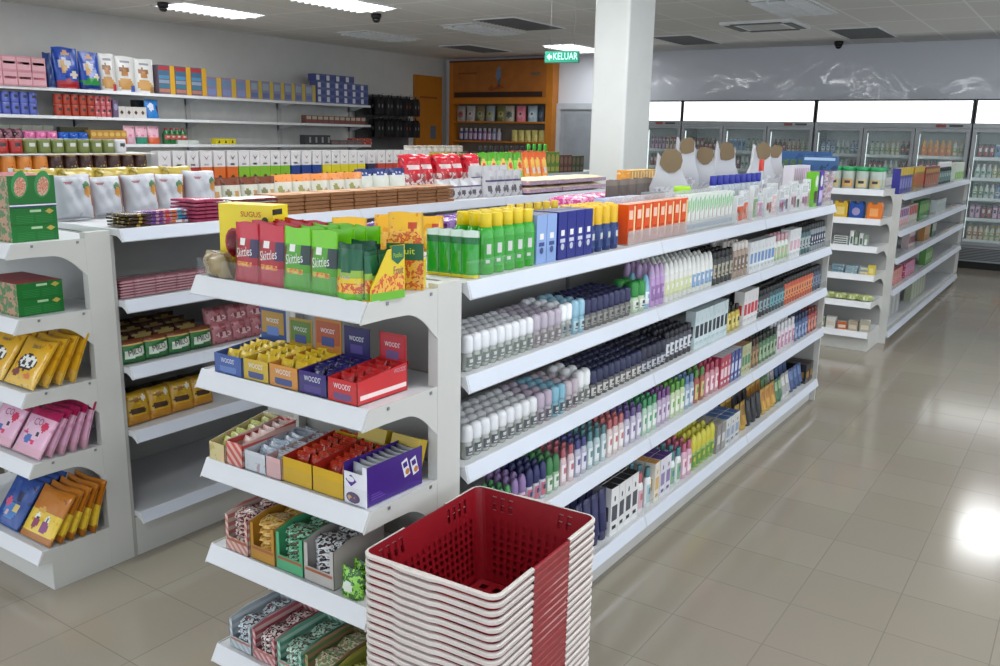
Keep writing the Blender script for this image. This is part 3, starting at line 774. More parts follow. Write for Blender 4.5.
row('D', 806, 820, 'flat', .06, .15, 'b03a34', '7a2a28', 'd8907a', 2, 'brick red lotion bottle')
# base shelf
row('E', -2.1, 607, 'tube', .055, .2, '23255c', '23255c', '34376e', 3, 'navy cream tube')
row('E', 607, 634, 'box', .055, .19, 'e6e5e6', '17181c', '4a4c58', 4, 'white slim box with black top')
row('E', 634, 643, 'flat', .055, .165, 'e2e0e0', 'cf5a66', 'd9a8b0', 4, 'white coral-topped bottle')
row('E', 643, 650, 'flat', .055, .165, 'dfe3e4', '4d8c9a', 'a9c8ce', 4, 'white teal-topped bottle')
row('E', 650, 656, 'box', .05, .17, 'e4dccb', 'dd962e', 'e0b060', 4, 'cream orange-topped box')
row('E', 656, 667, 'box', .055, .17, 'dedbe6', '55308a', '8f7ab0', 4, 'white purple-topped box')
row('E', 667, 680, 'flat', .055, .16, 'dfe6e2', '3f8f96', '7fb48a', 4, 'white bottle with sea green top')
row('E', 680, 690, 'flat', .055, .16, 'd9a0b8', 'd0607e', 'f0d8e2', 4, 'pink-topped rose bottle')
row('E', 690, 713, 'dome', .06, .165, 'a9c65a', 'd9cf2c', '5f9a3c', 4, 'yellow-topped green bottle')
row('E', 713, 722, 'box', .06, .14, '8d8a86', 'a8a49e', 'd6d4d0', 2, 'grey and white box')
row('E', 722, 736, 'box', .06, .14, 'd5d5d2', '3a66a8', '8aa0c4', 3, 'white blue-topped box')
row('E', 736, 747, 'tube', .075, .15, 'b98a22', 'c99b28', '8f6a1c', 3, 'mustard cream tube')
row('E', 747, 762, 'tube', .075, .15, '1e1e22', '17171a', '3c3c44', 3, 'black cream tube')
row('E', 762, 776, 'tube', .08, .14, 'd59a2c', 'caa02c', 'c07828', 3, 'amber cream tube')
row('E', 776, 783, 'tube', .08, .14, '4a7a50', '3a6a42', '9abf8a', 3, 'green cream tube')
row('E', 783, 791, 'tube', .09, .14, 'a6a3a2', 'c9c7c4', 'd8d6d3', 3, 'grey cream tube')
row('E', 791, 803, 'tube', .09, .14, '34508a', '2a4070', '5f7ab0', 3, 'denim blue cream tube')
row('E', 803, 816, 'box', .07, .12, '232325', '3a2c24', 'b0782c', 2, 'black and gold carton')

# ---------------------------------------------------------------- top of the toiletries unit
ZA = 1.2276
gp = P('1f9a2a', .12, coat=.4); gd = P('0d6b34', .25); yb = P('d9c71e', .3)
refill = pouch(.052, .125, .035, lambda u, v: yb if v < .07 else gp if v < .72 else gd if v < .86 else P('cfe2d8', .15), 'stand', 3, 10, 14, 'refill_pouch', back=gp)
for k in range(4):
    refill.put('green hanging refill pouch with yellow base, '+ORD[k]+' from the near end of the four', 'refill pouch', (-.118+.036*k, -2.752+.004*k, ZA), .45, sc=(.95, 1.0, 1.0), group='green refill pouches')
gb = P('2aa01c', .1, coat=.5)
for r in range(3):
    for k in range(5):
        pr = bottle('soap', .056, .165, gb, P('d9bd10', .35), P('2f9a2a', .3), 'dish_soap_bottle', 18)
        pr.put('clear green bottle with yellow cap, '+ORD[k]+' from the near end, '+ROW[r], 'bottle', (-.018-r*.042, -2.66+.052*k+(.01 if r else 0), ZA), PI/2-.35, group='green bottles with yellow caps')
def tallbox(y0, n, w, d, h, col, top, lab, desc, rows=1, x0=0, tagc=PAPER, name='shampoo_carton'):
    p = carton(w*.95, d, h, P(col, .35), {'top': P(top, .4)}, [('front', .3, .5, .7, .62, 'r', tagc), ('front', .22, .36, .78, .44, 'r', P(lab, .4)), ('front', .3, .2, .7, .34, 'e', P(lab, .4)), ('left', .3, .45, .7, .6, 'r', P(lab, .4))], name)
    for r in range(rows):
        for k in range(n):
            p.put(desc+', '+ORD[k]+' from the near end'+(', '+ROW[r] if rows > 1 else '')+', top toiletries shelf', 'box', (x0-d/2-r*(d+.003), y0+w*(k+.5), ZA), PI/2, group=desc+'s')
tallbox(-2.425, 2, .058, .045, .145, '8aa6d8', '26305e', '3c4a86', 'light blue tall box', 2)
tallbox(-2.3, 4, .055, .045, .147, '1e2680', '1a1f5c', 'c9ccd8', 'navy tall box', 2)
yc = P('e0b51a', .35)
for r in range(3):
    for k in range(5 if r else 4):
        bottle('trigger', .056, .15, P('16306a', .25), yc, P('1c3a78', .3), 'mouthwash_bottle', 12).put('blue bottle with yellow cap, '+ORD[k]+' from the near end, '+ROW[r]+' of its block', 'bottle', (-.02-r*.045-(.1 if r == 9 else 0), -2.07+.056*k, ZA), PI/2, group='blue bottles with yellow caps')
for k in range(6):
    bottle('soap', .05, .165, P('24307a', .25), P('d9b62a', .35), P('d0d4de', .4), 'mouthwash_bottle', 12).put('navy bottle with golden cap behind the navy tall boxes, '+ORD[k]+' from the near end', 'bottle', (-.135, -2.36+.052*k, ZA), PI/2, group='golden-capped navy bottles')
orp = carton(.062, .05, .14, P('e0531c', .3), {'top': P('e8b59a', .4)}, [('front', .12, .62, .6, .85, 'r', P('eec9b2', .4)), ('front', .72, .1, .92, .95, 'r', P('f2d9a0', .3)), ('front', .1, .2, .62, .26, 'r', P('b03a16', .4)), ('front', .1, .35, .62, .4, 'r', P('b03a16', .4))], 'soap_carton')
y = -1.8
for k in range(8):
    orp.put('orange carton with pale top flash, '+ORD[k]+' from the near end, top toiletries shelf', 'carton', (-.035, y+.068*k+.03, ZA+.0025), PI/2, group='orange cartons')
tray = MB(); PT = CL('d7d9d8', .35, .2)
tray.box((-.1, -1.81, ZA), (.0, -.68, ZA+.002), PT); tray.box((-.1, -1.81, ZA), (-.098, -.68, ZA+.16), PT); tray.box((-.003, -1.81, ZA), (-.001, -.68, ZA+.05), PT)
tag(tray.build('clear_display_tray'), 'long clear display tray holding the orange cartons and toothbrush packs', 'tray')
tbw = P('dfe6e0', .35); tbg = P('5aa85a', .4); tbb = P('2b3f7c', .4)
tbp = carton(.045, .02, .145, tbw, {}, [('front', .1, .5, .9, .95, [(0, 0), (1, .3), (1, 1), (0, .7)], P('8cc48a', .35)), ('front', .4, .1, .6, .9, 'r', P('f2f5f2', .3)), ('front', .05, .05, .95, .18, 'r', P('4a7fb8', .4)), ('front', .7, .2, .9, .6, 'r', P('c9a6a6', .4))], 'toothbrush_pack')
for r in range(2):
    for k in range(11):
        tbp.put('white and green toothbrush pack, '+ORD[k]+' from the near end, '+ROW[r], 'toothbrush pack', (-.035-r*.03, -1.225+.049*k+.02, ZA+.0025), PI/2, group='toothbrush packs')
mix = [('d9532a', 'e88a5a'), ('d85a30', 'eec0a0'), ('7fa870', 'd8d0c8'), ('c98fb0', 'e8dfe6'), ('cfd5cf', 'c0504a'), ('e0b5b5', 'f0eaea'), ('b0a0c0', 'd05a4a'), ('d9d5dd', '9c88a8'), ('d4c8cc', 'b07a86'), ('cdd2d0', '7f9a78'), ('d8ccd4', 'a0506a'), ('b8a894', 'd9c8b0')]
dsc = ['orange blister pack', 'orange blister pack with pale foot', 'green blister pack', 'mauve blister pack', 'white blister pack with red print', 'pink blister pack', 'purple and red blister pack', 'pale grey blister pack', 'dusty pink blister pack', 'white blister pack with green print', 'white blister pack with wine print', 'tan blister pack']
for k in range(12):
    a, c = mix[k]; w = .105
    p = carton(w*.92, .022, .12+.02*(k % 3), P('d5d8d8', .3), {}, [('front', .06, .05, .94, .6, 'r', P(a, .35)), ('front', .15, .2, .5, .5, 'e', P(c, .35)), ('front', .55, .12, .88, .5, 'r', P(c, .35)), ('front', .1, .66, .9, .93, 'r', CL('dfe4e6', .5, .1))], 'blister_pack')
    p.put(dsc[k]+' on the far half of the top toiletries shelf', 'blister pack', (-.03-.012*(k % 2), -.66+.106*k+.05, ZA), PI/2+(R_()-.5)*.2, group='blister packs')
# white display bags with brown round tops, along the middle
BR = P('7d6a4e', .7); WB = CL('cfd0d4', .84, .2)
def disp(w, h, seed):
    rg = random.Random(seed); b = MB()
    b.prism([(-w/2, 0), (w/2, 0), (w*.47, h*.45), (w*.3, h*.62), (w*.26, h*.86), (w*.1, h*.72), (-w*.12, h*.74), (-w*.3, h*.9), (-w*.34, h*.6), (-w*.48, h*.42)], -.02, .02, WB)
    b.patch((-w*.36, -.0206, h*.08), (w*.7, 0, 0), (0, 0, h*.36), 'r', PR(['c4c5ca', 'aeb0b8', 'd0d0d4', '9a90a0'], 22, .3)); b.patch((-w*.2, -.0212, h*.14), (w*.35, 0, 0), (0, 0, h*.2), 'e', PR(['d0b0a8', 'c9cdd3', '9aa0b0'], 30))
    c = MB(); pts = []
    for k in range(11):
        a = 2*PI*k/11; r = w*.3*rg.uniform(.85, 1.1); pts.append((r*math.cos(a)*.85, h*.8+r*math.sin(a)))
    c.prism(pts, -.03, -.021, BR)
    return Proto('hanging_display_bag', b, [('brown_disc', c)])
for k, (px, top) in enumerate([(669, 135), (697, 150), (703, 137), (724, 142), (735, 140), (760, 141), (773, 138)]):
    y = ypx(px, -.34, 1.4); dz = [.34, .42, .365, .385, .4, .385, .385][k]
    disp([.2, .15, .16, .17, .15, .17, .14][k], dz, k).put('white display bag with brown round top, '+ORD[k]+' from the near end', 'display bag', (-.34-(.07 if k in (1, 4) else 0), y, ZA), math.radians([30, 38, 26, 34, 28, 36, 30][k]), group='white display bags with brown tops')
for r in range(1):
    for k in range(9):
        bottle('soap', .07, .2, P('b3bcc4', .1, coat=.4), P('26309c', .35), P('d4c6c4', .4), 'mouthwash_bottle').put('clear bottle with royal blue cap, '+ORD[k]+' from the near end', 'bottle', (-.2, -.5+.083*k, ZA), PI/2, group='clear bottles with blue caps')
q = MB(); q.lathe([(0, 0), (.03, .0), (.042, .02), (.042, .035), (.03, .05), (0, .058)], P('a5d92a', .4), 16)
gx = at(682, 192, 1.30)
pr = bottle('jar', .075, .17, P('d0d5d6', .2), P('a5d92a', .4), P('c9574a', .4), 'squeeze_bottle'); pr.put('clear jar with bright lime cap among the display bags', 'jar', (-.16, ypx(682, -.16, 1.35), ZA), PI/2)
bottle('soap', .06, .27, P('b5b9bf', .2), P('d8402e', .4), P('e4e6e8', .4), 'squeeze_bottle').put('tall clear bottle with red cap before the last display bag', 'bottle', (-.2, ypx(762, -.2, 1.5), ZA), PI/2)
# back row, seen over the front packs
for k, (px, c1, c2, w, h, lab) in enumerate([(607, '9fb3dc', '3358a8', .13, .13, 'pale blue carton with dark blue dot'), (622, 'c9cfe2', '4060b0', .12, .13, 'white and blue carton'), (632, 'b9c3de', '2c58a0', .1, .13, 'pale lilac-blue carton')]):
    carton(w, .06, h, P(c1, .4), {}, [('front', .3, .2, .7, .6, 'e', P(c2, .4)), ('front', .1, .7, .9, .85, 'r', P('dfe3ee', .4))]).put(lab+' standing in front of the column', 'carton', (-.3, ypx(px, -.3, 1.25), ZA), PI/2)
for k in range(5):
    pouch(.1, .17, .05, bands((.6, P('6a5a50', .35)), (.85, P('5a4c46', .35)), (1, P('75665c', .3))), 'stand', 20+k, name='coffee_pouch', txt=()).put('brown pouch '+('beside the white column' if k == 0 else ORD[k]+' along from the one beside the white column'), 'pouch', (-.42, ypx(612+9*k, -.42, 1.3), ZA+.02), PI/2-.2, group='brown pouches by the column')
carton(.32, .07, .22, PR(['e2b04a', 'd99a36', 'efd29a'], 25), {'top': P('e6c27a', .5)}, [('front', .05+.1*i, .6, .09+.1*i, .98, 'r', P('f3dda8', .4)) for i in range(9)], 'display_box').put('yellow and cream display box just right of the column', 'display box', (-.52, ypx(638, -.52, 1.4), ZA+.001), PI/2)
carton(.12, .06, .14, P('85868a', .4), {}, [('front', .2, .2, .8, .7, 'e', P('9a9ca2', .4))]).put('plain grey carton before the first display bag', 'carton', (-.28, ypx(652, -.28, 1.3), ZA), PI/2)
# far end
blu = PR(['24497c', '2f5a8a', '1c3860'], 12)
carton(.34, .08, .11, blu, {'top': P('2f5690', .4)}, [('front', .02+.14*i, .1, .13+.14*i, .55, 'r', PR(['9a8a40', '4a6a50', '2f5fa0'], 40)) for i in range(7)], 'display_box').put('long blue display box on the far end of the toiletries unit', 'display box', (-.235, 1.13, ZA+.199), .1)
carton(.2, .08, .085, blu, {'top': P('4a74a8', .4)}, [('front', .05, .7, .95, .9, 'r', P('a9c4e0', .4))], 'display_box').put('shorter blue display box in front of the long blue one', 'display box', (-.1, 1.03, ZA+.199), .1)
for k in range(3):
    carton(.34, .2, .06, PR(['d9c4c8', 'c9d0d8', 'b87a80', '8a9098'], 28), {}, [('front', .05, .2, .45, .8, 'r', P('c0606a', .4)), ('front', .55, .2, .95, .8, 'r', P('a0a8b0', .4))]).put('flat pink and grey carton in a stack under the blue display boxes, '+('top' if k == 2 else 'middle' if k == 1 else 'lowest'), 'carton', (-.22+.006*k, 1.07, ZA+.0135+.0615*k), .05, group='flat pink and grey cartons')
carton(.34, .06, .15, P('d9d3da', .3), {}, [('front', .05+.115*i, .45, .12+.115*i, .9, 'r', P('c4a4b8', .35)) for i in range(8)]+[('front', .1, .08, .42, .26, 'e', P('3f7a3c', .4)), ('front', .6, .05, .95, .35, 'r', P('d6c0b8', .4))], 'multipack').put('white multipack with mauve bottles and green oval', 'multipack', (-.17, ypx(800, -.17, 1.37)-.08, ZA+.08), PI/2)
carton(.34, .08, .078, P('d0d4d8', .3), {}, [('front', .05, .1, .95, .8, 'r', PR(['d5cfd6', 'b8a8b4', 'c9d0ce'], 30))], 'multipack').put('pale multipack under the white multipack with green oval', 'multipack', (-.17, ypx(800, -.17, 1.37)-.08, ZA), PI/2)
for k, (c1, c2, lab) in enumerate([('6fbf2a', '3a2a1e', 'bright green and brown pack at the far end of the top toiletries shelf'), ('5a35a0', 'c9b8e0', 'purple pack at the far end of the top toiletries shelf')]):
    carton(.085, .05, .2, P(c1, .35), {}, [('front', .1, .1, .9, .45, 'r', P(c2, .4)), ('front', .2, .55, .8, .9, 'e', P('dfe6da', .4))]).put(lab, 'carton', (-.045, .68+.11*k, ZA), PI/2)
# left side of the same top, facing the snack aisle
gold = PR(['e0a022', 'e8b53a', 'd98a1a'], 14, .25)
for k, (px, py, h, w) in enumerate([(370, 258, .115, .11), (405, 262, .12, .1), (425, 256, .135, .11), (440, 250, .11, .09)]):
    pouch(w, h, .09, blob(gold, (.5, .4, .3, .18, P('f0c860', .25)), (.7, .7, .15, .1, P('c04a30', .3))), 'stand', 30+k, name='snack_pouch').put('golden yellow snack pouch, '+ORD[k]+' from the near end of the toiletries top', 'snack pouch', ([-.56, -.5, -.41, -.45][k], [-2.62, -2.5, -2.53, -2.36][k], ZA), .6, group='golden snack pouches')
pur = PR(['4a2468', '6a3a8a', '8a6aa8', '3a1a50'], 30, .2)
for k in range(12):
    flatpack(.16, .1, .045, pur, name='sweet_bag', seed=k).put('shiny purple sweet bag, '+ORD[k//2]+' from the near end, '+('upper' if k % 2 else 'lower')+' layer', 'sweet bag', (-.56+.01*(k % 3), -2.45+.11*(k//2), ZA+.046*(k % 2)), .1*(k % 3), group='purple sweet bags')
for k in range(5):
    flatpack(.15, .1, .05, PR(['3f8f3c', '7fc06a', 'd9e2d0', '2a6a2c'], 30, .25), name='sweet_bag', seed=40+k).put('green and white sweet bag behind the yellow-capped bottles, '+ORD[k]+' along', 'sweet bag', (-.55, -1.78+.11*k, ZA+.03), .15*k, group='green sweet bags')
for k in range(8):
    flatpack(.2, .12, .06, PR(['d85a90', 'c8408a', 'e8a0c0', 'b03a6a'], 25, .25), name='sweet_bag', seed=60+k).put('pink sweet bag near the column, '+ORD[k//2]+' along, '+('upper' if k % 2 else 'lower')+' layer', 'sweet bag', (-.56, -1.2+.125*(k//2), ZA+.06*(k % 2)), 0, group='pink sweet bags')
for k in range(5):
    flatpack(.2, .13, .1, PR(['c9c2d6', 'a89fc0', 'dcd6e2'], 20, .25), name='sweet_bag', seed=80+k).put('pale lilac bag before the column, '+ORD[k]+' along', 'sweet bag', (-.56, -.64+.135*k, ZA), 0, group='pale lilac bags')

# ================================================================== end shelves facing the camera: sweets
FRAME = (.9468, (.0717, -.2453, .0851))
e = .0008
def sweets(base, hi, name, col2, seed, word, txtm=PAPER, tilt=True, hh=.158, w=.094):
    """gusset bag with a framed brand panel"""
    m1, m2, mo, mf = P(base, .28), P(hi, .22), P(col2, .3), PR([base, 'c8661e', 'd9a03a', hi], 40, .3)
    def fn(u, v):
        if .28 < u < .52 and .63 < v < .73: return PAPER
        if v > .8: return m2
        if v < .2: return m1
        if .28 < v < .36 and .2 < u < .85: return mf
        if u > .74 and .42 < v < .74: return mo
        if u < .14 and v < .7: return P('6a4a2a', .35)
        return m1 if v < .72 else m2
    return pouch(w, hh, .032, fn, 'stand', seed, 18, 26, 'sweet_pouch', txt=[(.5, .49, .16, word, PAPER, .16, .58), ] if word else (), back=m1)
red = [sweets('a51225', 'c22a3a', 'r', '3a2a50', 100+k, 'Skittles') for k in range(2)]
grn = [sweets('4c9a16', '74c81e', 'g', '2a3a3a', 110+k, 'Skittles') for k in range(2)]
tagp = PAPER
for cname, protos, x0, desc in (('red', red, -.496, 'red sweet pouch'), ('green', grn, -.307, 'green sweet pouch')):
    for r in range(4):
        for c in range(2):
            x = x0+.094*c+(.004 if r % 2 else 0)
            p = protos[(r+c) % 2]
            p.put(desc+' with slanted lettering, '+('nearer the left edge' if c == 0 else 'nearer the right edge')+', '+ROW[r]+', top end shelf', 'sweet pouch', (x, -3.075+.05*r, 1.2055), (R_()-.5)*.08, rx=-.03, group=desc+'es on the top end shelf')
for i, (x, zz) in enumerate([(-.44, 1.3), (-.366, 1.288), (-.308, 1.295), (-.235, 1.305)]):
    pass
dg, dg2, ye, orr = P('0c5a3a', .28), P('0a4a34', .25), P('dfc21c', .35), PR(['d9822a', 'c8501e', 'e8b03a', 'd0a860'], 45, .3)
def mixfn(u, v):
    if v < .12: return P('5fae22', .35)
    if v < .42: return orr if v < .34 or u < .25 else ye
    if v < .5 + .12*abs(u-.5): return P('8fb23a', .3)
    return dg if v < .9 else dg2
fg = pouch(.078, .135, .05, mixfn, 'stand', 131, 16, 22, 'sweet_pouch', txt=[(.5, .42, .1, 'Fruit', P('c9b8c8', .4), 0, .8)], back=dg)
fg.put('dark green topped fruit sweet pouch, front one facing the aisle end', 'sweet pouch', (-.112, -3.085, 1.2055), .05)
fg.put('dark green topped fruit sweet pouch tucked behind the front one', 'sweet pouch', (-.13, -3.02, 1.2055), .1)
def dispbox(name='display_carton'):
    b = MB(); b.prism([(-.09, 0), (.09, 0), (.09, .128), (.0, .118), (-.09, .03)][::-1], -.003, 0, ye)
    b.patch((-.09, -.0036, 0), (.18, 0, 0), (0, 0, .02), 'r', P('6ab52a', .4)); b.patch((-.085, -.0036, .02), (.17, 0, 0), (0, 0, .045), [(0, 0), (1, 0), (1, .7), (.8, 1), (.6, .75), (.4, 1), (.2, .6), (0, .2)], orr)
    b.patch((.02, -.0038, .082), (.065, 0, 0), (0, 0, .045), [(0, .3), (.5, 0), (1, .3), (1, 1), (0, 1)], P('0d5f3c', .35)); b.text('Fruit', (.055, -.0042, .066), (1, 0, 0), (0, 0, 1), .02, P('7d3c6a', .4))
    b.text('Pastilles', (.0525, -.0044, .103), (1, 0, 0), (0, 0, 1), .011, P('a9c93a', .4))
    b.box((-.09, 0, 0), (.09, .06, .003), ye); b.prism([(0, 0), (.06, 0), (.06, .12), (0, .128)], .087, .09, ye, axis='x')
    return Proto(name, b)
dispbox().put('yellow cut-front display carton with orange fruit print, at the shelf corner', 'display carton', (-.042, -3.035, 1.2055), PI/2-.1, sc=(.62, .8, 1.02))
for k in range(2):
    fg.put('dark green topped fruit sweet pouch standing in the yellow display carton, '+ORD[k], 'sweet pouch', (-.071, -3.06+.05*k, 1.209), PI/2, sc=(.6, .6, .85), group='fruit pouches in the display carton')
hd = MB(); hd.prism([(-.05, 0), (.05, 0), (.05, .15), (.03, .175), (-.03, .175), (-.05, .15)], -.002, .002, orr); hd.patch((-.05, -.0026, .09), (.1, 0, 0), (0, 0, .05), 'r', P('0d5f3c', .35)); hd.text('Fruit', (0, -.003, .115), (1, 0, 0), (0, 0, 1), .02, P('c9d84a', .4))
hd.box((-.05, 0, 0), (.05, .05, .09), ye)
Proto('display_carton', hd).put('green and orange display carton with a raised header, behind the fruit pouches', 'display carton', (-.1, -2.9, 1.2055), .55, sc=(.95, 1, .86))
# big yellow carton with a round window
yb_ = P('e6cf1c', .35); w_, h_ = .168, .195
b = MB(); b.box((-w_/2, -.05, 0), (w_/2, .03, h_), yb_)
f_ = lambda x, z: (-w_/2+x*w_, -.0508, z*h_)
b.patch(f_(.1, .25), (w_*.34, 0, 0), (0, 0, h_*.42), 'e', P('a01824', .3)); b.patch(f_(.13, .28), (w_*.28, 0, 0), (0, 0, h_*.35), 'e', PR(['a83a4a', '7a1420', 'c05a60'], 40, .2))
b.text('SUGUS', (w_*.1, -.0512, h_*.86), (1,0,0), (0,0,1), .015, P('b0282a', .4)); b.patch(f_(.8, .72), (w_*.12, 0, 0), (0, 0, h_*.12), 'e', P('2a4a2a', .4)); b.patch(f_(.06, .22), (w_*.1, 0, 0), (0, 0, h_*.1), 'e', P('2a4a2a', .4))
for k in range(6): b.patch((w_/2+.0006, -.05, .02+.03*k), (0, .05, 0), (0, 0, .015), 'r', P('1a1a1a', .5))
Proto('sweet_carton', b).put('big yellow sweet carton with round red window behind the red pouches', 'sweet carton', (-.592, -2.96, 1.2055), .3)
pouch(.13, .07, .06, lambda u, v: PR(['7a6844', '9a8862', '5a4a2c'], 15, .2), 'pillow', 150, name='snack_pouch').put('tan shiny pouch lying at the outer corner of the top end shelf', 'snack pouch', (-.615, -3.06, 1.2055), -.3, rx=.3)

def tray(w, d, hf, hb, col, word, header, inner, desc, x, y, z, stripe=None, twocol=True, mats=None, sidecol=None, txtcol='e9e9ee', sub='3b4a80', fill=None, n=6, rimw=True, group=None, wordx=.72):
    """open counter display tray: low front, sloped sides, optional header card"""
    y += .012; x -= .012
    c = P(col, .35) if isinstance(col, str) else col; sc_ = P(sidecol, .35) if sidecol else c
    b = MB()
    b.box((-w/2, -d/2, 0), (w/2, -d/2+.0015, hf), c); b.box((-w/2, d/2-.0015, 0), (w/2, d/2, hb), c); b.box((-w/2, -d/2, 0), (w/2, d/2, .0015), c)
    for x_ in (-w/2, w/2-.0015): b.prism([(-d/2, 0), (d/2, 0), (d/2, hb), (-d/2, hf)], x_, x_+.0015, sc_, axis='x')
    if word: b.text(word, (0, -d/2-.0006, hf*.68), (1, 0, 0), (0, 0, 1), hf*.24, P(txtcol, .4), sx=wordx)
    if sub: b.patch((-w*.3, -d/2-.0006, hf*.12), (w*.6, 0, 0), (0, 0, hf*.3), [(0, .2), (.1, 0), (.9, 0), (1, .2), (1, 1), (0, 1)], P(sub, .4))
    if stripe: b.patch((w/2+.0006, -d/2+.01, hf*.2), (0, d-.015, 0), (0, 0, hf*.2), 'r', P(stripe, .4)); b.text(word, (w/2+.0006, d/2-.03, hf*1.0), (0, 1, 0), (0, 0, 1), .012, P('c9a8b8', .4), sx=.7)
    parts = []
    if header:
        h = MB(); hc = [P(x_, .35) for x_ in header[1:]]
        h.prism([(-w/2+.004, hb*.6), (w/2-.004, hb*.6), (w/2-.004, header[0]), (-w/2+.004, header[0])], d/2+.0002, d/2+.002, hc[0])
        h.patch((-w/2+.01, d/2-.0008, header[0]*.55), (w-.02, 0, 0), (0, 0, header[0]*.4), 'r', hc[-1]) if len(hc) > 1 else None
        if word: h.text(word, (0, d/2-.0014, header[0]*.78), (1, 0, 0), (0, 0, 1), .013, P(txtcol, .4), sx=wordx); h.patch((-w*.22, d/2-.0014, header[0]*.52), (w*.44, 0, 0), (0, 0, header[0]*.16), 'r', P(sub or '3b4a80', .4))
        parts.append(('header_card', h))
    Proto('display_tray', b, parts).put(desc, 'display tray', (x, y, z+e))
    if fill:
        fm, kind, fdesc = fill
        for k in range(n):
            for c_ in range(2 if twocol else 1):
                px = x+((c_-.5)*w*.46 if twocol else 0)
                py = y-d/2+.012+(d-.02)*(k+.5)/n
                pw, ph = (w*.42 if twocol else w*.8), hf+(hb-hf)*k/n+.007
                key = (fdesc, kind, round(pw, 3))
                if key not in _FP: _FP[key] = pouch(pw, 1, .014, (lambda u, v, m_=fm: m_), 'pillow', len(_FP), 8, 8, 'sweet_packet', crimp=.06)
                pk = _FP[key]
                pk.put(fdesc+', '+(('outer' if c_ == 0 else 'inner')+' column, ' if twocol else '')+ORD[k]+' from the front', 'sweet packet', (px+(R_()-.5)*.004, py, z+.003), (R_()-.5)*.3, rx=-.4+(R_()-.5)*.2, group=fdesc+'s', sc=(1, 1, ph), name='sweet_packet')
_FP = {}
foilY = PR(['d0a01a', 'e0c01c', 'd9b41a', 'e6d060'], 40, .28); foilN = PR(['1c1850', '242064', '1a1648', '8a8ab0'], 40, .2); foilR = PR(['a8141e', 'c02028', 'a81820', 'c86850'], 40, .2)
Zs = .9395; dd = .165; yc_ = -3.027
tray(.112, dd, .056, .07, '33539a', "WOODS'", (.16, '2b4a80', 'a8802f'), None, "blue lozenge display tray lettered WOODS'", -.557, yc_, Zs, fill=(foilY, 1, "yellow packet in the blue WOODS' tray"), sub='5a78b4')
tray(.1, dd, .058, .07, 'c9a832', "WOODS'", (.145, 'a8842a', '5a7a2a'), None, "yellow lozenge display tray lettered WOODS'", -.449, yc_+.005, Zs, fill=(foilY, 2, "golden packet in the yellow WOODS' tray"))
tray(.108, dd, .06, .07, 'cc8a3c', "WOODS'", (.158, 'b8782e', 'a8502a'), None, "orange lozenge display tray lettered WOODS'", -.342, yc_+.005, Zs, fill=(foilY, 3, "amber packet in the orange WOODS' tray"))
tray(.1, dd, .06, .07, '33246e', "WOODS'", (.15, '1f1a50', '221c56'), None, "dark purple lozenge display tray lettered WOODS'", -.235, yc_+.005, Zs, fill=(foilN, 4, "dark foil packet in the purple WOODS' tray"), sub='4a3a80')
tray(.1, .19, .06, .075, 'c3272b', "WOODS'", (.145, 'b3242a', 'b8303a'), None, "red lozenge display tray lettered WOODS', at the shelf corner", -.128, yc_+.015, Zs, stripe='ecd6d2', fill=(foilR, 5, "red packet in the red WOODS' tray"), sub='6a4a7a')
# third end shelf
Zs = .6745
tray(.066, .2, .055, .09, PR(['b5a46a', 'c9bc8a', 'd9b090'], 30), None, None, None, 'tan display tray of yellow-green biscuits at the outer end', -.617, -3.015, Zs, fill=(PR(['b9b95a', 'd0cc8a', '8f9a3a', 'dcd8b0'], 50, .25), 1, 'yellow-green packet in the tan tray'), sub=None, n=7, twocol=False)
tray(.068, .2, .07, .09, ST('c9504a', 'd9b0a4', 90), None, None, None, 'red and cream patterned display tray', -.548, -3.01, Zs, fill=(PR(['b83a3a', 'd9c0b8', 'c85a50'], 60, .3), 2, 'red and cream packet in the patterned tray'), sub=None, n=7, twocol=False)
tray(.086, .2, .058, .07, PR(['b9bcc4', 'c9ccd2', 'b09aa0'], 20), None, None, None, 'pale grey display tray holding blue and white packets', -.468, -3.005, Zs, fill=(PR(['8fa6be', 'c9d4de', '5a708a', 'dfe6ea'], 45, .25), 3, 'pale blue packet in the grey tray'), sub=None, n=7, twocol=False)
tray(.06, .2, .06, .075, PR(['c9c6c9', 'd2a8a8', 'b9b6bc'], 25), None, None, None, 'white display tray holding white sachets', -.394, -3.005, Zs, fill=(PR(['dcdfe2', 'b0b4b8', '3a3c40'], 22, .25), 4, 'white and black sachet in the white tray'), sub=None, n=8, twocol=False)
for k, x in enumerate((-.307, -.193)):
    tray(.112, .2, .07, .09, 'c9a01e', '2 FOR 1' if False else None, None, None, ('red and yellow noodle sachet tray beside the white sachets', 'red and yellow noodle sachet tray beside the purple box')[k], x, -3.0, Zs, fill=(PR(['d9a82a', 'a81e18', 'c0281a', 'a01c14', '6a140e'], 30, .2), 5+k, ('red sachet in the outer red and yellow tray', 'red sachet in the inner red and yellow tray')[k]), sub=None, n=7, sidecol='b02a1e')
    q = MB(); 
pw = P('3d1e78', .35); wb = P('dedee4', .4)
b = MB(); W2, D2, H2 = .078, .215, .108
b.box((-W2/2, -D2/2, 0), (W2/2, -D2/2+.0015, H2*.8), wb); b.box((-W2/2, D2/2-.0015, 0), (W2/2, D2/2, H2), pw); b.box((-W2/2, -D2/2, 0), (W2/2, D2/2, .002), wb)
for x_ in (-W2/2, W2/2-.0015): b.box((x_, -D2/2, 0), (x_+.0015, D2/2, H2), pw)
b.box((W2/2-.012, -D2/2-.001, 0), (W2/2+.0005, -D2/2+.002, H2), wb)
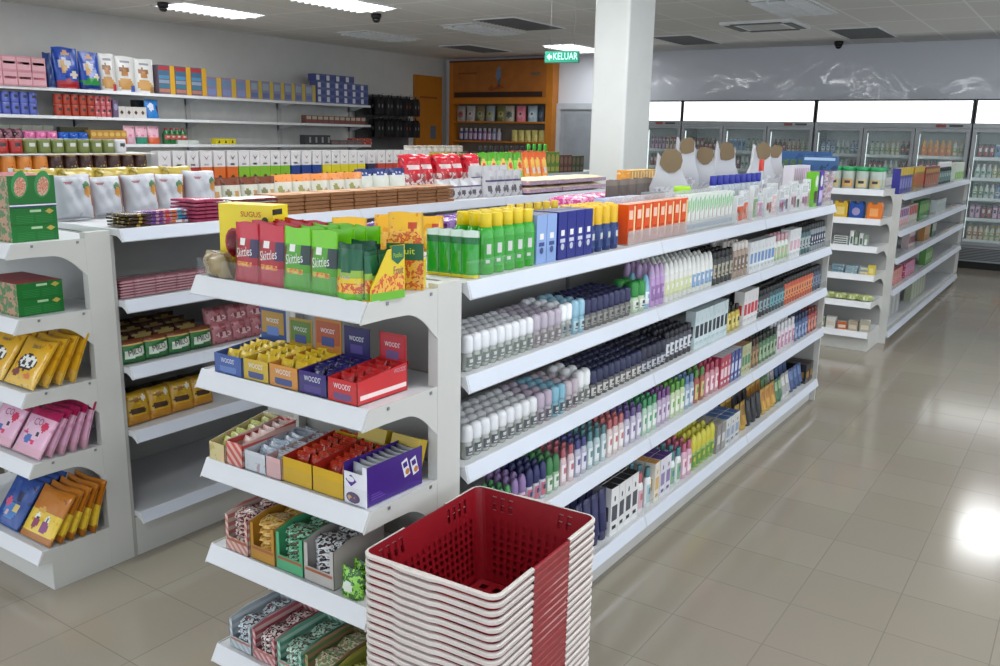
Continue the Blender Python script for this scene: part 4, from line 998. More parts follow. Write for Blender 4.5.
b.patch((-W2*.42, -D2/2-.0006, H2*.45), (W2*.5, 0, 0), (0, 0, H2*.3), 'd', P('4a2a8a', .4)); b.patch((-W2*.4, -D2/2-.0006, H2*.04), (W2*.62, 0, 0), (0, 0, H2*.28), 'e', PR(['b07a50', '5a4a6a', 'c9a080'], 40)); b.patch((-W2*.36, -D2/2-.0009, H2*.56), (W2*.34, 0, 0), (0, 0, H2*.14), 'e', wb)
for k in range(2):
    oy = .045+.034*k
    b.patch((W2/2+.0007+.0003*k, oy-.022, H2*(.36-.03*k)), (0, .036, 0), (0, 0, H2*.5), [(.0, .85), (.62, 1), (1, .12), (.38, 0)], wb)
    b.patch((W2/2+.0011+.0003*k, oy-.018, H2*(.42-.03*k)), (0, .028, 0), (0, 0, H2*.38), [(.05, .85), (.6, .95), (.75, .6), (.2, .5)], pw)
    b.patch((W2/2+.0011+.0003*k, oy-.006, H2*(.42-.03*k)), (0, .016, 0), (0, 0, H2*.16), 'e', P('b8743a', .4))
for k in range(3): b.patch((W2/2+.0007, -.09, H2*(.16+.06*k)), (0, .05-.008*k, 0), (0, 0, H2*.025), 'r', P('6a4aa0', .4))
Proto('sachet_box', b).put('large purple and white open box of sachets at the shelf corner', 'sachet box', (-.103, -2.985, Zs+e), -.02)
sm = PR(['b9bcbf', '9a9da2', 'd2d4d6'], 20, .3)
sp_ = pouch(W2*.88, .1, .01, lambda u, v: sm, 'pillow', 171, 8, 10, 'sachet')
for k in range(8):
    sp_.put('silver sachet standing in the purple box, '+ORD[k]+' from the front', 'sachet', (-.101, -3.075+.024*k, Zs+.004), -.02, rx=-.1, group='silver sachets in the purple box')
ybx = carton(.1, .03, .09, P('b89c22', .35), {}, [('front', .15, .15, .4, .3, 'e', P('6a5a1a', .4)), ('front', .55, .3, .8, .45, 'e', P('6a5a1a', .4))], 'tilted_carton')
for k, x in enumerate((-.235, -.115)): ybx.put(('yellow carton leaning behind the red and yellow trays', 'yellow carton leaning behind the purple box')[k], 'carton', (x, -2.895, Zs+.035), 0, rx=-.35)
# fourth end shelf
Zs = .4075
def windowtray(w, d, h, col, inner, desc, x, y, z, fdesc, n=5, hexwin=True, stripecol=None):
    y += .012; x -= .012; c = P(col, .4) if isinstance(col, str) else col
    b = MB(); yf = -d/2
    b.box((-w/2, yf, 0), (w/2, yf+.0015, h*.36), c)
    for x_ in (-w/2, w/2-w*.13): b.box((x_, yf, h*.36), (x_+w*.13, yf+.0015, h*.92), c)
    b.box((-w/2, yf, 0), (w/2, d/2, .0015), c)
    for x_ in (-w/2, w/2-.0015): b.prism([(-d/2, 0), (d/2, 0), (d/2, h), (-d/2+.07, h*1.05), (-d/2, h*.92)], x_, x_+.0015, c, axis='x')
    b.box((-w/2, d/2-.0015, 0), (w/2, d/2, h), c)
    b.patch((-w*.45, yf-.0006, h*.26), (w*.9, 0, 0), (0, 0, h*.07), 'r', P(stripecol or 'a05a3a', .4))
    Proto('display_tray', b).put(desc, 'display tray', (x, y, z+e))
    pk = pouch(w*.8, .03, .09, lambda u, v: inner, 'pillow', int(abs(x)*1000), 8, 8, 'sweet_packet', crimp=.05)
    for k in range(n):
        for j in range(2):
            pk.put(fdesc+', '+ORD[k]+' layer up, '+('front' if j == 0 else 'back')+' pile', 'sweet packet', (x, y-d/2+.055+.09*j, z+.004+k*h*.19), (R_()-.5)*.2, rx=(R_()-.5)*.2, group=fdesc+'s', sc=(1, 1, h*.19/.03))
windowtray(.096, .2, .118, ST('c07a70', 'd9c0b6', 110, .8), PR(['8a2a30', 'd9c4bc', '5a1a20', 'c08a80'], 50, .25), 'pink and cream diagonally striped tray at the outer end of the fourth end shelf', -.556, -3.01, Zs, 'dark red wafer packet in the striped tray')
windowtray(.1, .2, .12, 'b9862e', PR(['8a4a22', 'c89a40', 'd9b878', '4a2a1a'], 45, .25), 'mustard orange display tray with cut window', -.453, -3.005, Zs, 'brown and gold packet in the mustard tray')
windowtray(.106, .2, .12, '4fa878', PR(['3a9a68', '8fd0b0', '5a3a2a', '2a7a50'], 45, .25), 'mint green display tray with cut window', -.346, -3.003, Zs, 'green packet in the mint tray')
windowtray(.112, .2, .12, 'b5b0ac', PR(['8a8a8c', 'd0d2d4', '3a3a3c', 'a0685a'], 40, .25), 'light grey display tray with cut window', -.233, -3.003, Zs, 'silver packet in the grey tray')
gpk = pouch(.072, .08, .035, blob(PR(['5aa82a', '8fd04a', '2a5a1a', '6abf30'], 40, .2), (.4, .4, .25, .2, P('dfe6d8', .4))), 'stand', 190, name='sweet_pouch')
for k in range(4): gpk.put('bright green sweet pouch beside the basket stack, '+ORD[k]+' from the front', 'sweet pouch', (-.13, -3.08+.045*k, Zs+e), .06*k, group='bright green sweet pouches')
# lowest end shelf
Zs = .0795
for k, (x, w, c1, c2, desc, fd, fm) in enumerate([
    (-.575, .1, 'a9b4bc', 'c9d0d4', 'grey-blue striped tray at the outer end of the lowest end shelf', 'grey-blue wafer packet in the lowest outer tray', PR(['9ab0bc', 'd0d8dc', '3a3a40', 'b05a5a'], 45, .25)),
    (-.472, .1, 'b8606a', 'd9b8b4', 'red and white striped tray on the lowest end shelf', 'red and white wafer packet in the lowest striped tray', PR(['9a3040', 'd9d0cc', '4a1a20', 'c08a8a'], 45, .25)),
    (-.364, .105, '6aa890', 'b0cfc0', 'green striped tray on the lowest end shelf', 'mint wafer packet in the lowest green tray', PR(['5aa888', 'b8d8c8', '5a4a3a', '8ac0a8'], 45, .25)),
    (-.25, .11, 'b08a68', '6a8a5a', 'brown and green striped tray on the lowest end shelf', 'mixed wafer packet in the lowest brown tray', PR(['b07a60', '7a9a6a', 'd9c8b0', '5a3a2a'], 45, .25)),
    (-.135, .1, 'b0a850', '8a9a4a', 'yellow-green striped tray beside the baskets on the lowest end shelf', 'yellow wafer packet in the lowest yellow-green tray', PR(['b8b040', 'd8d080', '6a7a2a', '8a6a3a'], 45, .25))]):
    windowtray(w*.96, .2, .1, ST(c1, c2, 110, .8), fm, desc, x, -3.0, Zs, fd, 4, stripecol='b07068')

# ================================================================== snack unit, end shelves at the picture's edge
FRAME = (.9495, (.0681, -.2329, .0808))
gbx = P('0f6a26', .38); gln = P('2f8a42', .45)
def gbox(h, ov):
    b = MB(); w, d = .27, .165
    b.box((-w/2, -d/2, 0), (w/2, d/2, h), gbx, {'front': PR(['8a6a5a', '4a7a4a', 'b08a70', '2a5a30'], 22), 'top': P('9a2a30', .4)})
    o = (w/2+.0006, -d/2, 0)
    if ov:
        for k in range(2):
            b.patch((o[0], o[1]+.006+.08*k, h*.3), (0, .058, 0), (0, .012, h*.85), 'e', P('2f8a4a', .4)); b.patch((o[0]+.0005, o[1]+.016+.08*k, h*.36), (0, .042, 0), (0, .01, h*.6), 'e', PR(['c9a088', 'b8705a', 'd0b098', '8a4a3a'], 70)); b.patch((o[0]+.001, o[1]+.026+.08*k, h*.5), (0, .028, 0), (0, .006, h*.36), 'd', PR(['b8584a', 'c98a70', 'a83a30'], 90))
        b.patch((o[0], o[1], .002), (0, d, 0), (0, 0, h*.1), 'r', P('3a4a7a', .4)); b.patch((o[0]+.0004, o[1], h*.06), (0, d, 0), (0, 0, h*.04), 'r', PAPER)
    else:
        b.patch((o[0], o[1]+d*.74, h*.6), (0, d*.2, 0), (0, 0, h*.32), 'd', P('b5a04a', .4)); b.patch((o[0], o[1]+d*.42, h*.74), (0, d*.24, 0), (0, 0, h*.14), 'r', P('a9c9a0', .4))
        for k in range(5):
            b.patch((o[0], o[1]+d*.12, h*(.12+.1*k)), (0, d*.36, 0), (0, 0, h*.025), 'r', gln); b.patch((o[0], o[1]+d*.54, h*(.12+.1*k)), (0, d*.36, 0), (0, 0, h*.025), 'r', gln)
    return Proto('food_carton', b)
g0, g1 = gbox(.058, False), gbox(.11, True)
for k in range(2): g0.put('green carton on the top left-hand end shelf, '+('lowest of its stack' if k == 0 else 'second in its stack'), 'carton', (-1.862, -2.975, 1.203+.0585*k), 0)
g1.put('tall green carton with oval emblems on top of the stacked green cartons', 'carton', (-1.86, -2.975, 1.203+.1175), 0)
for k in range(2): g0.put('green carton with red top on the second left-hand end shelf, '+('under another' if k == 0 else 'uppermost'), 'carton', (-1.86, -2.98, .9425+.0585*k), 0)
def lean(proto, desc, xs, z, n, lean_, dy, cat, grp, x_rz=0):
    for ci, x in enumerate(xs):
        for k in range(n):
            proto.put(desc+', '+ORD[k]+' from the front'+(', inner pile' if ci == 0 and len(xs) > 1 else ', outer pile' if len(xs) > 1 else ''), cat, (x+.006*k, -3.066+dy*k, z+.007), x_rz+(R_()-.5)*.04, rx=-lean_+.075*k, group=grp)
yel = PR(['d0991c', 'd9a82a', 'c0861a'], 12, .2); bw = PAPER
def eyes(u, v): return None
snk = pouch(.2, .185, .026, blob(lambda u, v: yel if v > .26 else PR(['b8a070', 'd9b04a', '8a8a60'], 25, .25), (.5, .48, .3, .17, P('16161c', .35)), (.4, .49, .13, .12, bw), (.62, .5, .13, .12, bw), (.4, .47, .06, .06, INK), (.62, .48, .06, .06, INK), (.3, .25, .14, .07, P('7a3a3a', .4)), (.7, .22, .1, .06, P('c8703a', .4))), 'pillow', 200, 24, 24, 'snack_bag', txt=[(.55, .82, .1, 'Snack', P('5a5a5a', .4), .05, .9)])
lean(snk, 'yellow snack bag with black and white print', (-1.775, -1.985), .678, 4, .62, .048, 'snack bag', 'yellow snack bags with black print')
pk1 = PR(['d99ab8', 'e0b0c8', 'c87aa0'], 12, .2)
pnk = pouch(.19, .18, .022, blob(lambda u, v: P('a81850', .3) if v > .84 else pk1 if v > .2 else PR(['c88a9a', 'd0a0b0'], 10), (.45, .5, .3, .22, P('dcb8cc', .3)), (.75, .62, .1, .1, P('c82050', .35)), (.4, .33, .12, .1, P('4a6ab0', .4)), (.25, .45, .05, .06, P('d03060', .35)), (.58, .28, .06, .06, P('d03060', .35)), (.62, .45, .05, .05, INK)), 'pillow', 210, 22, 22, 'snack_bag', txt=[(.5, .68, .15, 'CO', P('9a4068', .4), .1, 1)])
lean(pnk, 'pink snack bag with red dot print', (-1.775, -1.98), .416, 5, .62, .041, 'snack bag', 'pink snack bags with red dot')
org = blob(lambda u, v: PR(['a8601a', 'b8701e', '9a5216'], 12, .2) if v > .55 else PR(['d9b02a', 'e0c040', 'c8921e'], 14, .2) if v > .12 else P('a86a2a', .3), (.35, .3, .1, .12, P('8a3a5a', .4)), (.65, .28, .12, .13, P('8a4a7a', .4)), (.35, .42, .06, .06, bw), (.66, .42, .07, .06, bw), (.36, .41, .03, .035, INK), (.66, .41, .03, .035, INK), (.4, .55, .12, .06, P('d0a040', .4)))
ora = pouch(.21, .2, .022, org, 'pillow', 220, 22, 24, 'snack_bag')
lean(ora, 'yellow and orange snack bag on the lowest left-hand end shelf', (-1.775,), .0765, 5, .62, .041, 'snack bag', 'yellow and orange snack bags')
blb = pouch(.19, .2, .022, blob(PR(['1e3878', '2a4a90', '16285a'], 12, .2), (.5, .3, .25, .15, P('3f78b8', .3)), (.3, .45, .09, .09, P('c84a70', .35)), (.65, .38, .1, .09, P('d9c070', .35)), (.6, .6, .12, .1, P('16204a', .3)), (.4, .25, .08, .07, P('e0b0b0', .4))), 'pillow', 230, 20, 20, 'snack_bag')
lean(blb, 'dark blue snack bag on the lowest left-hand end shelf', (-1.985,), .0765, 4, .62, .041, 'snack bag', 'dark blue snack bags')

# ================================================================== snack unit, aisle side
FRAME = (1, (0, 0, 0))
XG = -1.485
def stack(proto, desc, y0, w, nst, nl, hl, z, x, grp, cat, rz=PI/2, jit=.03):
    for s_ in range(nst):
        for l_ in range(nl):
            proto.put(desc+', '+ORD[s_]+' pile along, '+('top' if l_ == nl-1 else ORD[l_]+' layer up'), cat, (x+(R_()-.5)*.008, y0+w*(s_+.5), z+hl*l_), rz+(R_()-.5)*jit, group=grp)
Z1 = 1.2495
stack(flatpack(.1, .12, .014, PR(['6a5228', '3a2c18', 'a88a3a'], 30, .2), name='snack_packet', seed=1), 'brown and gold snack packet beside the white upright', -2.78, .1, 1, 4, .0125, Z1, XG-.06, 'brown and gold packets', 'snack packet', jit=.2)
for k, (c, n_) in enumerate([('5a3a7a', 'purple'), ('b03a5a', 'crimson'), ('c8642a', 'orange'), ('2f8a9a', 'teal'), ('c9ccd0', 'silver'), ('3a6a9a', 'blue')]):
    stack(flatpack(.12, .05, .015, PR([c, c, 'a87a8a'], 20, .2), name='snack_packet', seed=10+k), n_+' snack packet in the fanned coloured row', -2.685+.03*k, .045, 1, 4, .013, Z1, XG-.06-.004*k, n_+' packets in the fanned row', 'snack packet', jit=.1)
stack(flatpack(.13, .15, .016, PR(['8a2a48', 'a03a58', 'c8a0a8'], 16, .2), name='snack_packet', seed=20), 'wine red snack packet', -2.5, .15, 1, 6, .0145, Z1, XG-.07, 'wine red packets', 'snack packet', jit=.1)
stack(flatpack(.1, .06, .016, PR(['b8b4a8', '8a8a78', 'd0ccc4'], 16, .2), name='snack_packet', seed=21), 'grey-green snack packet', -2.345, .06, 1, 5, .0145, Z1, XG-.06, 'grey-green packets', 'snack packet')
stack(flatpack(.14, .12, .017, PR(['4a1e22', '7a3038', '3a1618'], 16, .2), PR(['d9d4ce', 'e6e2dc', '6a3038'], 14, .25), name='snack_packet', seed=22), 'dark brown packet with cream top', -2.28, .115, 2, 5, .016, Z1, XG-.08, 'dark brown packets with cream tops', 'snack packet')
stack(flatpack(.143, .15, .0168, PR(['8a5a38', '96663f', '744a28'], 10, .4), PR(['a87c54', 'b88c64'], 8, .4), name='wrapped_pack', seed=23, edge=.78), 'brown paper-coloured flat pack', -2.07, .153, 8, 5, .0172, Z1, XG-.085, 'brown flat packs', 'flat pack')
# white sacks behind
wsk = blob(PR(['a0a3aa', 'a9acb3', '96999f'], 7, .4), (.8, .74, .09, .1, P('3f6a44', .4)), (.82, .6, .08, .13, P('b0803a', .4)), (.35, .82, .13, .035, P('8a5a60', .4)), (.97, .5, .06, .5, P('8a4a26', .4)))
sack = pouch(.142, .165, .08, wsk, 'pillow', 300, 30, 32, 'rice_sack')
for k in range(5): sack.put('white sack with green and orange corner print, '+ORD[k]+' from the near end', 'sack', (-1.87-.03*(k % 2), -2.74+.142*k, Z1+.006), PI/2-.3+(R_()-.5)*.3, rx=-.1, ry=(R_()-.5)*.1, sc=(1, 1.15, [1.0, .93, .97, .95, 1.02][k]), group='white sacks')
ysk = pouch(.17, .17, .07, bands((.62, PR(['a0a3a9', '95989e'], 8, .3)), (1, PR(['94801f', 'a89440', '7a6a1a'], 16, .25))), 'pillow', 310, 14, 16, 'rice_sack')
for k in range(5): ysk.put('white sack with shiny yellow top behind the front sacks, '+ORD[k]+' from the near end', 'sack', (-2.1, -2.73+.16*k, Z1+.02), PI/2, rx=-.3, group='white sacks with yellow tops')
def pch(c1, top, n, y0, w, h, desc, x, seed, extra=(), d=.07, rz=PI/2-.1, grp=None, txt=()):
    p = pouch(w*.97, h, d, blob(bands((.74, c1), (1, top)), *extra), 'stand', seed, 14, 16, 'food_pouch', txt=txt)
    for k in range(n): p.put(desc+', '+ORD[k]+' from the near end', 'food pouch', (x+(R_()-.5)*.02, y0+w*(k+.5), Z1), rz+(R_()-.5)*.2, rx=-.03, group=grp or desc+'es')
olv = PR(['a9a992', 'b5b6aa', '9a9a80'], 8, .3)
pch(olv, PR(['5a2c20', '6a3a28', '3a2018'], 20, .25), 4, -2.12, .105, .138, 'olive pouch with dark brown top', -1.92, 320, ((.3, .5, .13, .13, P('6a6a48', .4)), (.7, .45, .12, .14, P('a8804a', .4))))
crm = PR(['b9b8a8', 'c4c3b6', 'a8a890'], 8, .3)
pch(crm, PR(['c8683a', 'd98a4a', 'b04a2a'], 20, .25), 5, -1.7, .125, .142, 'cream pouch with orange top', -1.95, 330, ((.35, .45, .12, .16, P('8a8a50', .4)), (.68, .35, .1, .12, P('a07a50', .4))))
pch(PR(['bdc0b4', 'c9cbc0', 'aaae9e'], 8, .3), PR(['1e2c5a', '2a3a70', '16204a'], 20, .2), 4, -1.08, .14, .155, 'pale pouch with navy top', -2.0, 340, ((.5, .75, .35, .1, P('c4c8c8', .3)), (.5, .79, .2, .06, P('24387a', .3)), (.5, .62, .03, .12, P('24387a', .3))))
rdb = PR(['a81420', 'c02030', '8a0e18'], 16, .15)
rbag = pouch(.148, .23, .1, blob(bands((.16, PR(['b08a6a', 'c8a888'], 20, .2)), (.5, PR(['b8a09a', 'd0c4c0', '9a4a4a', '8a7a78'], 24, .15)), (1, rdb)), (.5, .68, .3, .07, P('d9c8c8', .3)), (.5, .4, .16, .1, P('a01c28', .3))), 'pillow', 350, 16, 18, 'sweet_bag')
for k in range(5): rbag.put('large shiny red and clear sweet bag, '+ORD[k]+' from the near end', 'sweet bag', (-1.98-.03*(k % 2), -.62+.15*k, Z1), PI/2-.2+(R_()-.5)*.3, rx=-.12, group='large red sweet bags')
# silver pouches
slv = blob(PR(['a8a8ac', 'bcbcc0', '94949a'], 10, .22), (.3, .3, .14, .14, P('4a4a50', .35)), (.7, .28, .12, .12, P('5a5058', .35)), (.5, .62, .5, .03, P('4a3a6a', .4)))
spk = pouch(.12, .11, .06, slv, 'stand', 360, 12, 14, 'food_pouch')
for k in range(4): spk.put('silver pouch with purple band, front, '+ORD[k]+' from the near end', 'food pouch', (-1.6, -.82+.1*k, Z1), PI/2-.1, group='silver pouches with purple band')
spk2 = pouch(.13, .15, .07, slv, 'stand', 361, 12, 14, 'food_pouch')
for r in range(2):
    for k in range(4): spk2.put('tall silver pouch with purple band, '+ROW[r]+', '+ORD[k]+' from the near end', 'food pouch', (-1.57-.1*r, -.41+.085*k, Z1+.0*r), PI/2-.1, group='tall silver pouches', sc=(1, 1, 1+.15*r))
for k in range(4):
    carton(.09, .05, .2, P('5a2028', .35), {}, [('front', .2, .3, .8, .5, 'r', P('c8b8b0', .4)), ('front', .1, .7, .9, .9, 'r', P('7a3038', .4))]).put('dark wine carton behind the red bags, '+ORD[k]+' along', 'carton', (-2.2, .02+.095*k, Z1), PI/2, group='dark wine cartons')
pch(PR(['5fae2a', '7ac84a', 'd9b04a'], 14, .3), P('4f9a22', .3), 5, .36, .11, .23, 'green and yellow standing pouch', -2.2, 370, ((.5, .6, .3, .2, P('e0b868', .35)), (.5, .6, .18, .12, P('c8502a', .35))))
pch(PR(['d9541e', 'e0702a', 'c8441a'], 14, .3), P('d9602a', .3), 4, .9, .085, .235, 'bright orange standing pouch', -2.2, 380, ((.5, .6, .32, .2, P('e6b858', .35)), (.5, .25, .35, .14, P('e8a03a', .35)), (.55, .42, .2, .1, P('d9c8c0', .35))))
stack(flatpack(.192, .26, .046, PR(['c9b8d0', 'a8a0c0', 'd0a0a8', 'd9d4dc'], 20, .25), PR(['e2ded8', 'e6d9b0', 'dcd8dc'], 8, .3), name='tissue_pack', seed=30), 'soft white pack with coloured side', -.1, .2, 5, 2, .048, Z1, XG-.14, 'soft white packs', 'soft pack')
stack(flatpack(.192, .22, .048, PR(['d0a858', 'c89040'], 15, .3), PR(['e0c890', 'd8b870', 'e6dcc0'], 8, .3), name='tissue_pack', seed=31), 'soft yellow-topped pack', .1, .2, 4, 1, .05, Z1, XG-.4, 'soft yellow-topped packs', 'soft pack')
# second shelf: pale pink flat packs
stack(flatpack(.14, .09, .0115, PR(['a87078', 'c0949a', 'd0b4b8'], 20, .25), PR(['8a4a52', 'a8707a', 'c09aa0'], 16, .25), name='snack_packet', seed=40), 'dusty pink flat packet on the second snack shelf', -2.775, .091, 7, 6, .0105, .9945, XG-.08, 'dusty pink flat packets', 'snack packet')
# third shelf: green bags
mil = P('1f6a2c', .3)
def mfn(u, v):
    if v > .86: return PR(['8a5a3a', '6a3a24'], 16, .25)
    if v > .78: return P('c9a050', .3)
    if v < .1: return P('15552a', .3)
    if abs(v-.42-.18*(u-.5)) < .17 and .16 < u < .95: return P('d0d6cc', .35)
    return mil
mp_ = pouch(.105, .088, .05, mfn, 'pillow', 400, 18, 18, 'snack_bag', txt=[(.55, .46, .26, 'MILO', P('2a1e1a', .4), .16, .8)])
for k in range(4): mp_.put('green snack bag lettered MILO, '+ORD[k]+' from the upright', 'snack bag', (XG-.05, -2.765+.1*k, .748), PI/2-.08, rx=-.12, group='green snack bags with dark lettering')
dk = pouch(.105, .1, .05, blob(PR(['2a3a24', '4a2a20', '5a4030'], 16, .25), (.5, .8, .4, .1, P('8a7a3a', .35))), 'pillow', 401, 12, 14, 'snack_bag')
for r in range(3):
    for k in range(4): dk.put('dark green and brown snack bag behind the front ones, '+ROW[r]+', '+ORD[k]+' from the upright', 'snack bag', (XG-.13-.07*r, -2.77+.1*k, .748+.008*r), PI/2, rx=-.1, group='dark snack bags on the third shelf')
pkc = pouch(.11, .085, .05, blob(PR(['8a4a50', 'a86a70', '7a3a40'], 14, .25), (.5, .45, .35, .14, P('c9a8a8', .35)), (.35, .46, .08, .09, P('7a3a42', .35)), (.62, .46, .08, .09, P('7a3a42', .35))), 'pillow', 402, 14, 14, 'snack_bag')
for l_ in range(2):
    for k in range(4): pkc.put('dusty rose snack bag, '+('upper' if l_ else 'lower')+' layer, '+ORD[k]+' past the green bags', 'snack bag', (XG-.05-.03*l_, -2.36+.1*k, .748+.062*l_), PI/2, rx=-.12, group='dusty rose snack bags')
# fourth shelf: golden bags
gld = pouch(.11, .125, .07, blob(lambda u, v: PR(['a8821e', 'b8922a', '98721a'], 14, .25) if v > .3 else PR(['c08a2a', 'b07a20'], 14, .25), (.45, .42, .3, .1, P('3a2414', .35)), (.7, .78, .1, .09, P('d0ccb8', .35)), (.4, .75, .22, .06, P('7a5a14', .4))), 'pillow', 410, 16, 18, 'snack_bag')
for k in range(4): gld.put('golden snack bag on the fourth snack shelf, '+ORD[k]+' from the upright', 'snack bag', (XG-.06-.004*k, -2.755+.1*k, .5055), PI/2-.1*(k == 2), rx=-.22, ry=0, group='golden snack bags')
dkb = pouch(.12, .1, .05, lambda u, v: PR(['2a2218', '3a2c1e', '4a3a28'], 14, .3), 'pillow', 411, 10, 10, 'snack_bag')
for k in range(5): dkb.put('dark brown snack bag lying behind the golden ones, '+ORD[k]+' from the upright', 'snack bag', (XG-.2, -2.74+.12*k, .5055), PI/2, rx=-.5, group='dark brown snack bags')

# ================================================================== tins and drink cartons
XC = -3.045; Z0 = 1.2508
def tins(desc, body, band, y0, n, W, H, z, x, rows=1, lid='b9bcbe'):
    p = bottle('can', W, H, P(body, .35), P(lid, .3, .7), PR([band, body, band], 25), 'food_tin', 14)
    for r in range(rows):
        for k in range(n): p.put(desc+', '+ORD[k]+' from the near end'+(', '+ROW[r] if rows > 1 else ''), 'tin', (x-r*W*1.02, y0+W*1.03*(k+.5), z), PI/2, group=desc+'s', parts=False)
ycan = lambda px: ypx(px, XC, 1.3)
y0 = ycan(-30); ye_ = ycan(156)
W = .078; n = int((ye_-y0)/(W*1.03))
n1 = int((ycan(57)-y0)/(W*1.03))
tins('orange and yellow tin in the lower row', 'c87a2a', 'b03a1a', y0, n1, W, .205, Z0, XC-W/2)
tins('dark brown tin with yellow top in the lower row', '3a1e1a', 'b8a04a', y0+n1*W*1.03, n-n1, W, .205, Z0, XC-W/2, lid='c9a84a')
tl = MB(); tl.box((XC-.24, y0-.02, Z0+.206), (XC+.004, ye_, Z0+.213), P('dcd6cf', .5)); tag(tl.build('card_divider'), 'white card sheet between the two tiers of tins', 'card sheet')
W3 = .068; na = int((ycan(38)-y0)/(W3*1.03)); nb = int((ycan(136)-ycan(38))/(W3*1.03)); nc = int((ye_-ycan(136))/(W3*1.03))
tins('red tin in the upper row', 'a8302a', 'c85a48', y0, na, W3, .072, Z0+.214, XC-W3/2)
tins('olive green tin in the upper row', '6f7a3e', '8a8a50', y0+na*W3*1.03, nb, W3, .072, Z0+.214, XC-W3/2)
tins('white tin in the upper row', 'cfcfd0', 'b07a78', y0+(na+nb)*W3*1.03, nc, W3, .072, Z0+.214, XC-W3/2)
yy = ye_+.02
for px_end, col, nm in [(201, 'a8261e', 'red'), (240, 'd0641e', 'orange'), (291, '7aae28', 'lime green'), (323, '1e3a80', 'navy blue'), (366, 'd0c02a', 'yellow'), (378, '1c2040', 'midnight blue'), (430, 'b03a28', 'rust red')]:
    y1 = ypx(px_end, XC, 1.3); n = max(1, int(round((y1-yy)/.088))); w = (y1-yy)/n
    p = carton(.08, .062, .222, P(col, .35), {}, [('front', 0, .58, 1, 1, 'r', P('d3d0d0', .4)), ('front', .28, .76, .8, .9, [(0, 1), (.5, .4), (1, 1), (.5, 0)], P('7a2a28', .4)), ('front', .3, .62, .7, .67, 'r', P('9a8a8a', .4)), ('right', 0, .58, 1, 1, 'r', P('d3d0d0', .4)), ('left', 0, .58, 1, 1, 'r', P('d3d0d0', .4)), ('top', 0, 0, 1, 1, 'r', P('d9d8d6', .4)), ('front', .3, .12, .7, .36, 'e', P('4a2a28', .4))], 'drink_carton')
    for k in range(n): p.put(nm+' and white drink carton, '+ORD[k]+' from the tins', 'drink carton', (XC-.035, yy+w*(k+.5), Z0), PI/2+(R_()-.5)*.06, group=nm+' drink cartons')
    yy = y1
# farther along the same top shelf
yy += .05
far = [('c9a62c', 'd9c060', 'mustard yellow', 3, .2), ('3f8a30', '9ac060', 'leaf green', 3, .19), ('c8743a', 'e0b088', 'apricot', 4, .19), ('58a02c', 'c0d890', 'apple green', 4, .2), ('c84a38', 'e8a898', 'tomato red', 5, .21), ('6f9a3a', 'c8b860', 'olive striped', 5, .2), ('6a4038', '8a6a58', 'chestnut', 3, .17), ('3f4f38', '7a6a50', 'dark moss', 3, .16)]
for c1, c2, nm, n, h in far:
    p = carton(.075, .06, h, P(c1, .4), {'top': P(c2, .4)}, [('front', .1, .45, .9, .9, 'e', P(c2, .4)), ('front', .1, .1, .9, .3, 'r', P(c2, .4))], 'food_carton')
    for k in range(n): p.put(nm+' food carton far along the tin shelf, '+ORD[k]+' of its colour', 'food carton', (XC-.035, yy+.082*(k+.5), Z0), PI/2+(R_()-.5)*.06, group=nm+' food cartons')
    yy += .082*n
for k in range(4):
    bottle('flat', .07, .22, P('3fae3a', .3), P('5fd04a', .35), P('c9e0b0', .4), 'sauce_bottle').put('vivid green bottle near the grey door, '+ORD[k]+' along', 'bottle', (XC-.14, 2.55+.1*k, Z0+.05), PI/2, group='vivid green bottles')
for k in range(9):
    bottle('jar', .075, .09, P('d0ccc4', .3), P('b8b4ae', .35), P('a87a6a', .4), 'plastic_tub', 10).put('small white tub behind the far food cartons, '+ORD[k]+' along', 'tub', (XC-.3, .98+.085*k, Z0+.16), PI/2, group='small white tubs', parts=False)
for k in range(12):
    bottle('flat', .06, .25, P(['8a9a5a', 'b8a070', '9a5a40'][k % 3], .3), P('26262a', .35), P('d0c8b0', .4), 'sauce_bottle', 10).put('dark-capped sauce bottle behind the far food cartons, '+ORD[k]+' along', 'bottle', (XC-.17, 1.8+.085*k, Z0), PI/2, group='dark-capped sauce bottles', parts=False)
carton(.8, .14, .158, P('c8b070', .5), {'top': P('d8c898', .5)}, [('front', .05, .2, .95, .8, 'r', P('a88a48', .5))], 'shelf_carton').put('long tan carton carrying the small white tubs', 'carton', (XC-.3, 1.32, Z0), PI/2)
for k in range(5):
    carton(.1, .08, .1, PR(['5a3a34', '7a5a48', '3a4a34'], 20), {'top': P('c9c2b8', .4)}).put('brown tub pack on the second tin shelf near the column, '+ORD[k]+' along', 'pack', (XC-.05, 2.4+.13*k, .991), PI/2, group='brown tub packs')
for k in range(24):
    c1, nm = [('a84a3a', 'red'), ('c0a04a', 'ochre'), ('4a6a8a', 'steel blue'), ('8aa05a', 'sage')][k//6]
    carton(.09, .07, .17, P(c1, .4), {}, [('front', .1, .4, .9, .8, 'r', PAPER)], 'food_carton').put(nm+' food carton on the second tin shelf, '+ORD[k % 6]+' of its colour', 'food carton', (XC-.04, -2.0+.1*k, .991), PI/2, group=nm+' cartons on the second tin shelf')

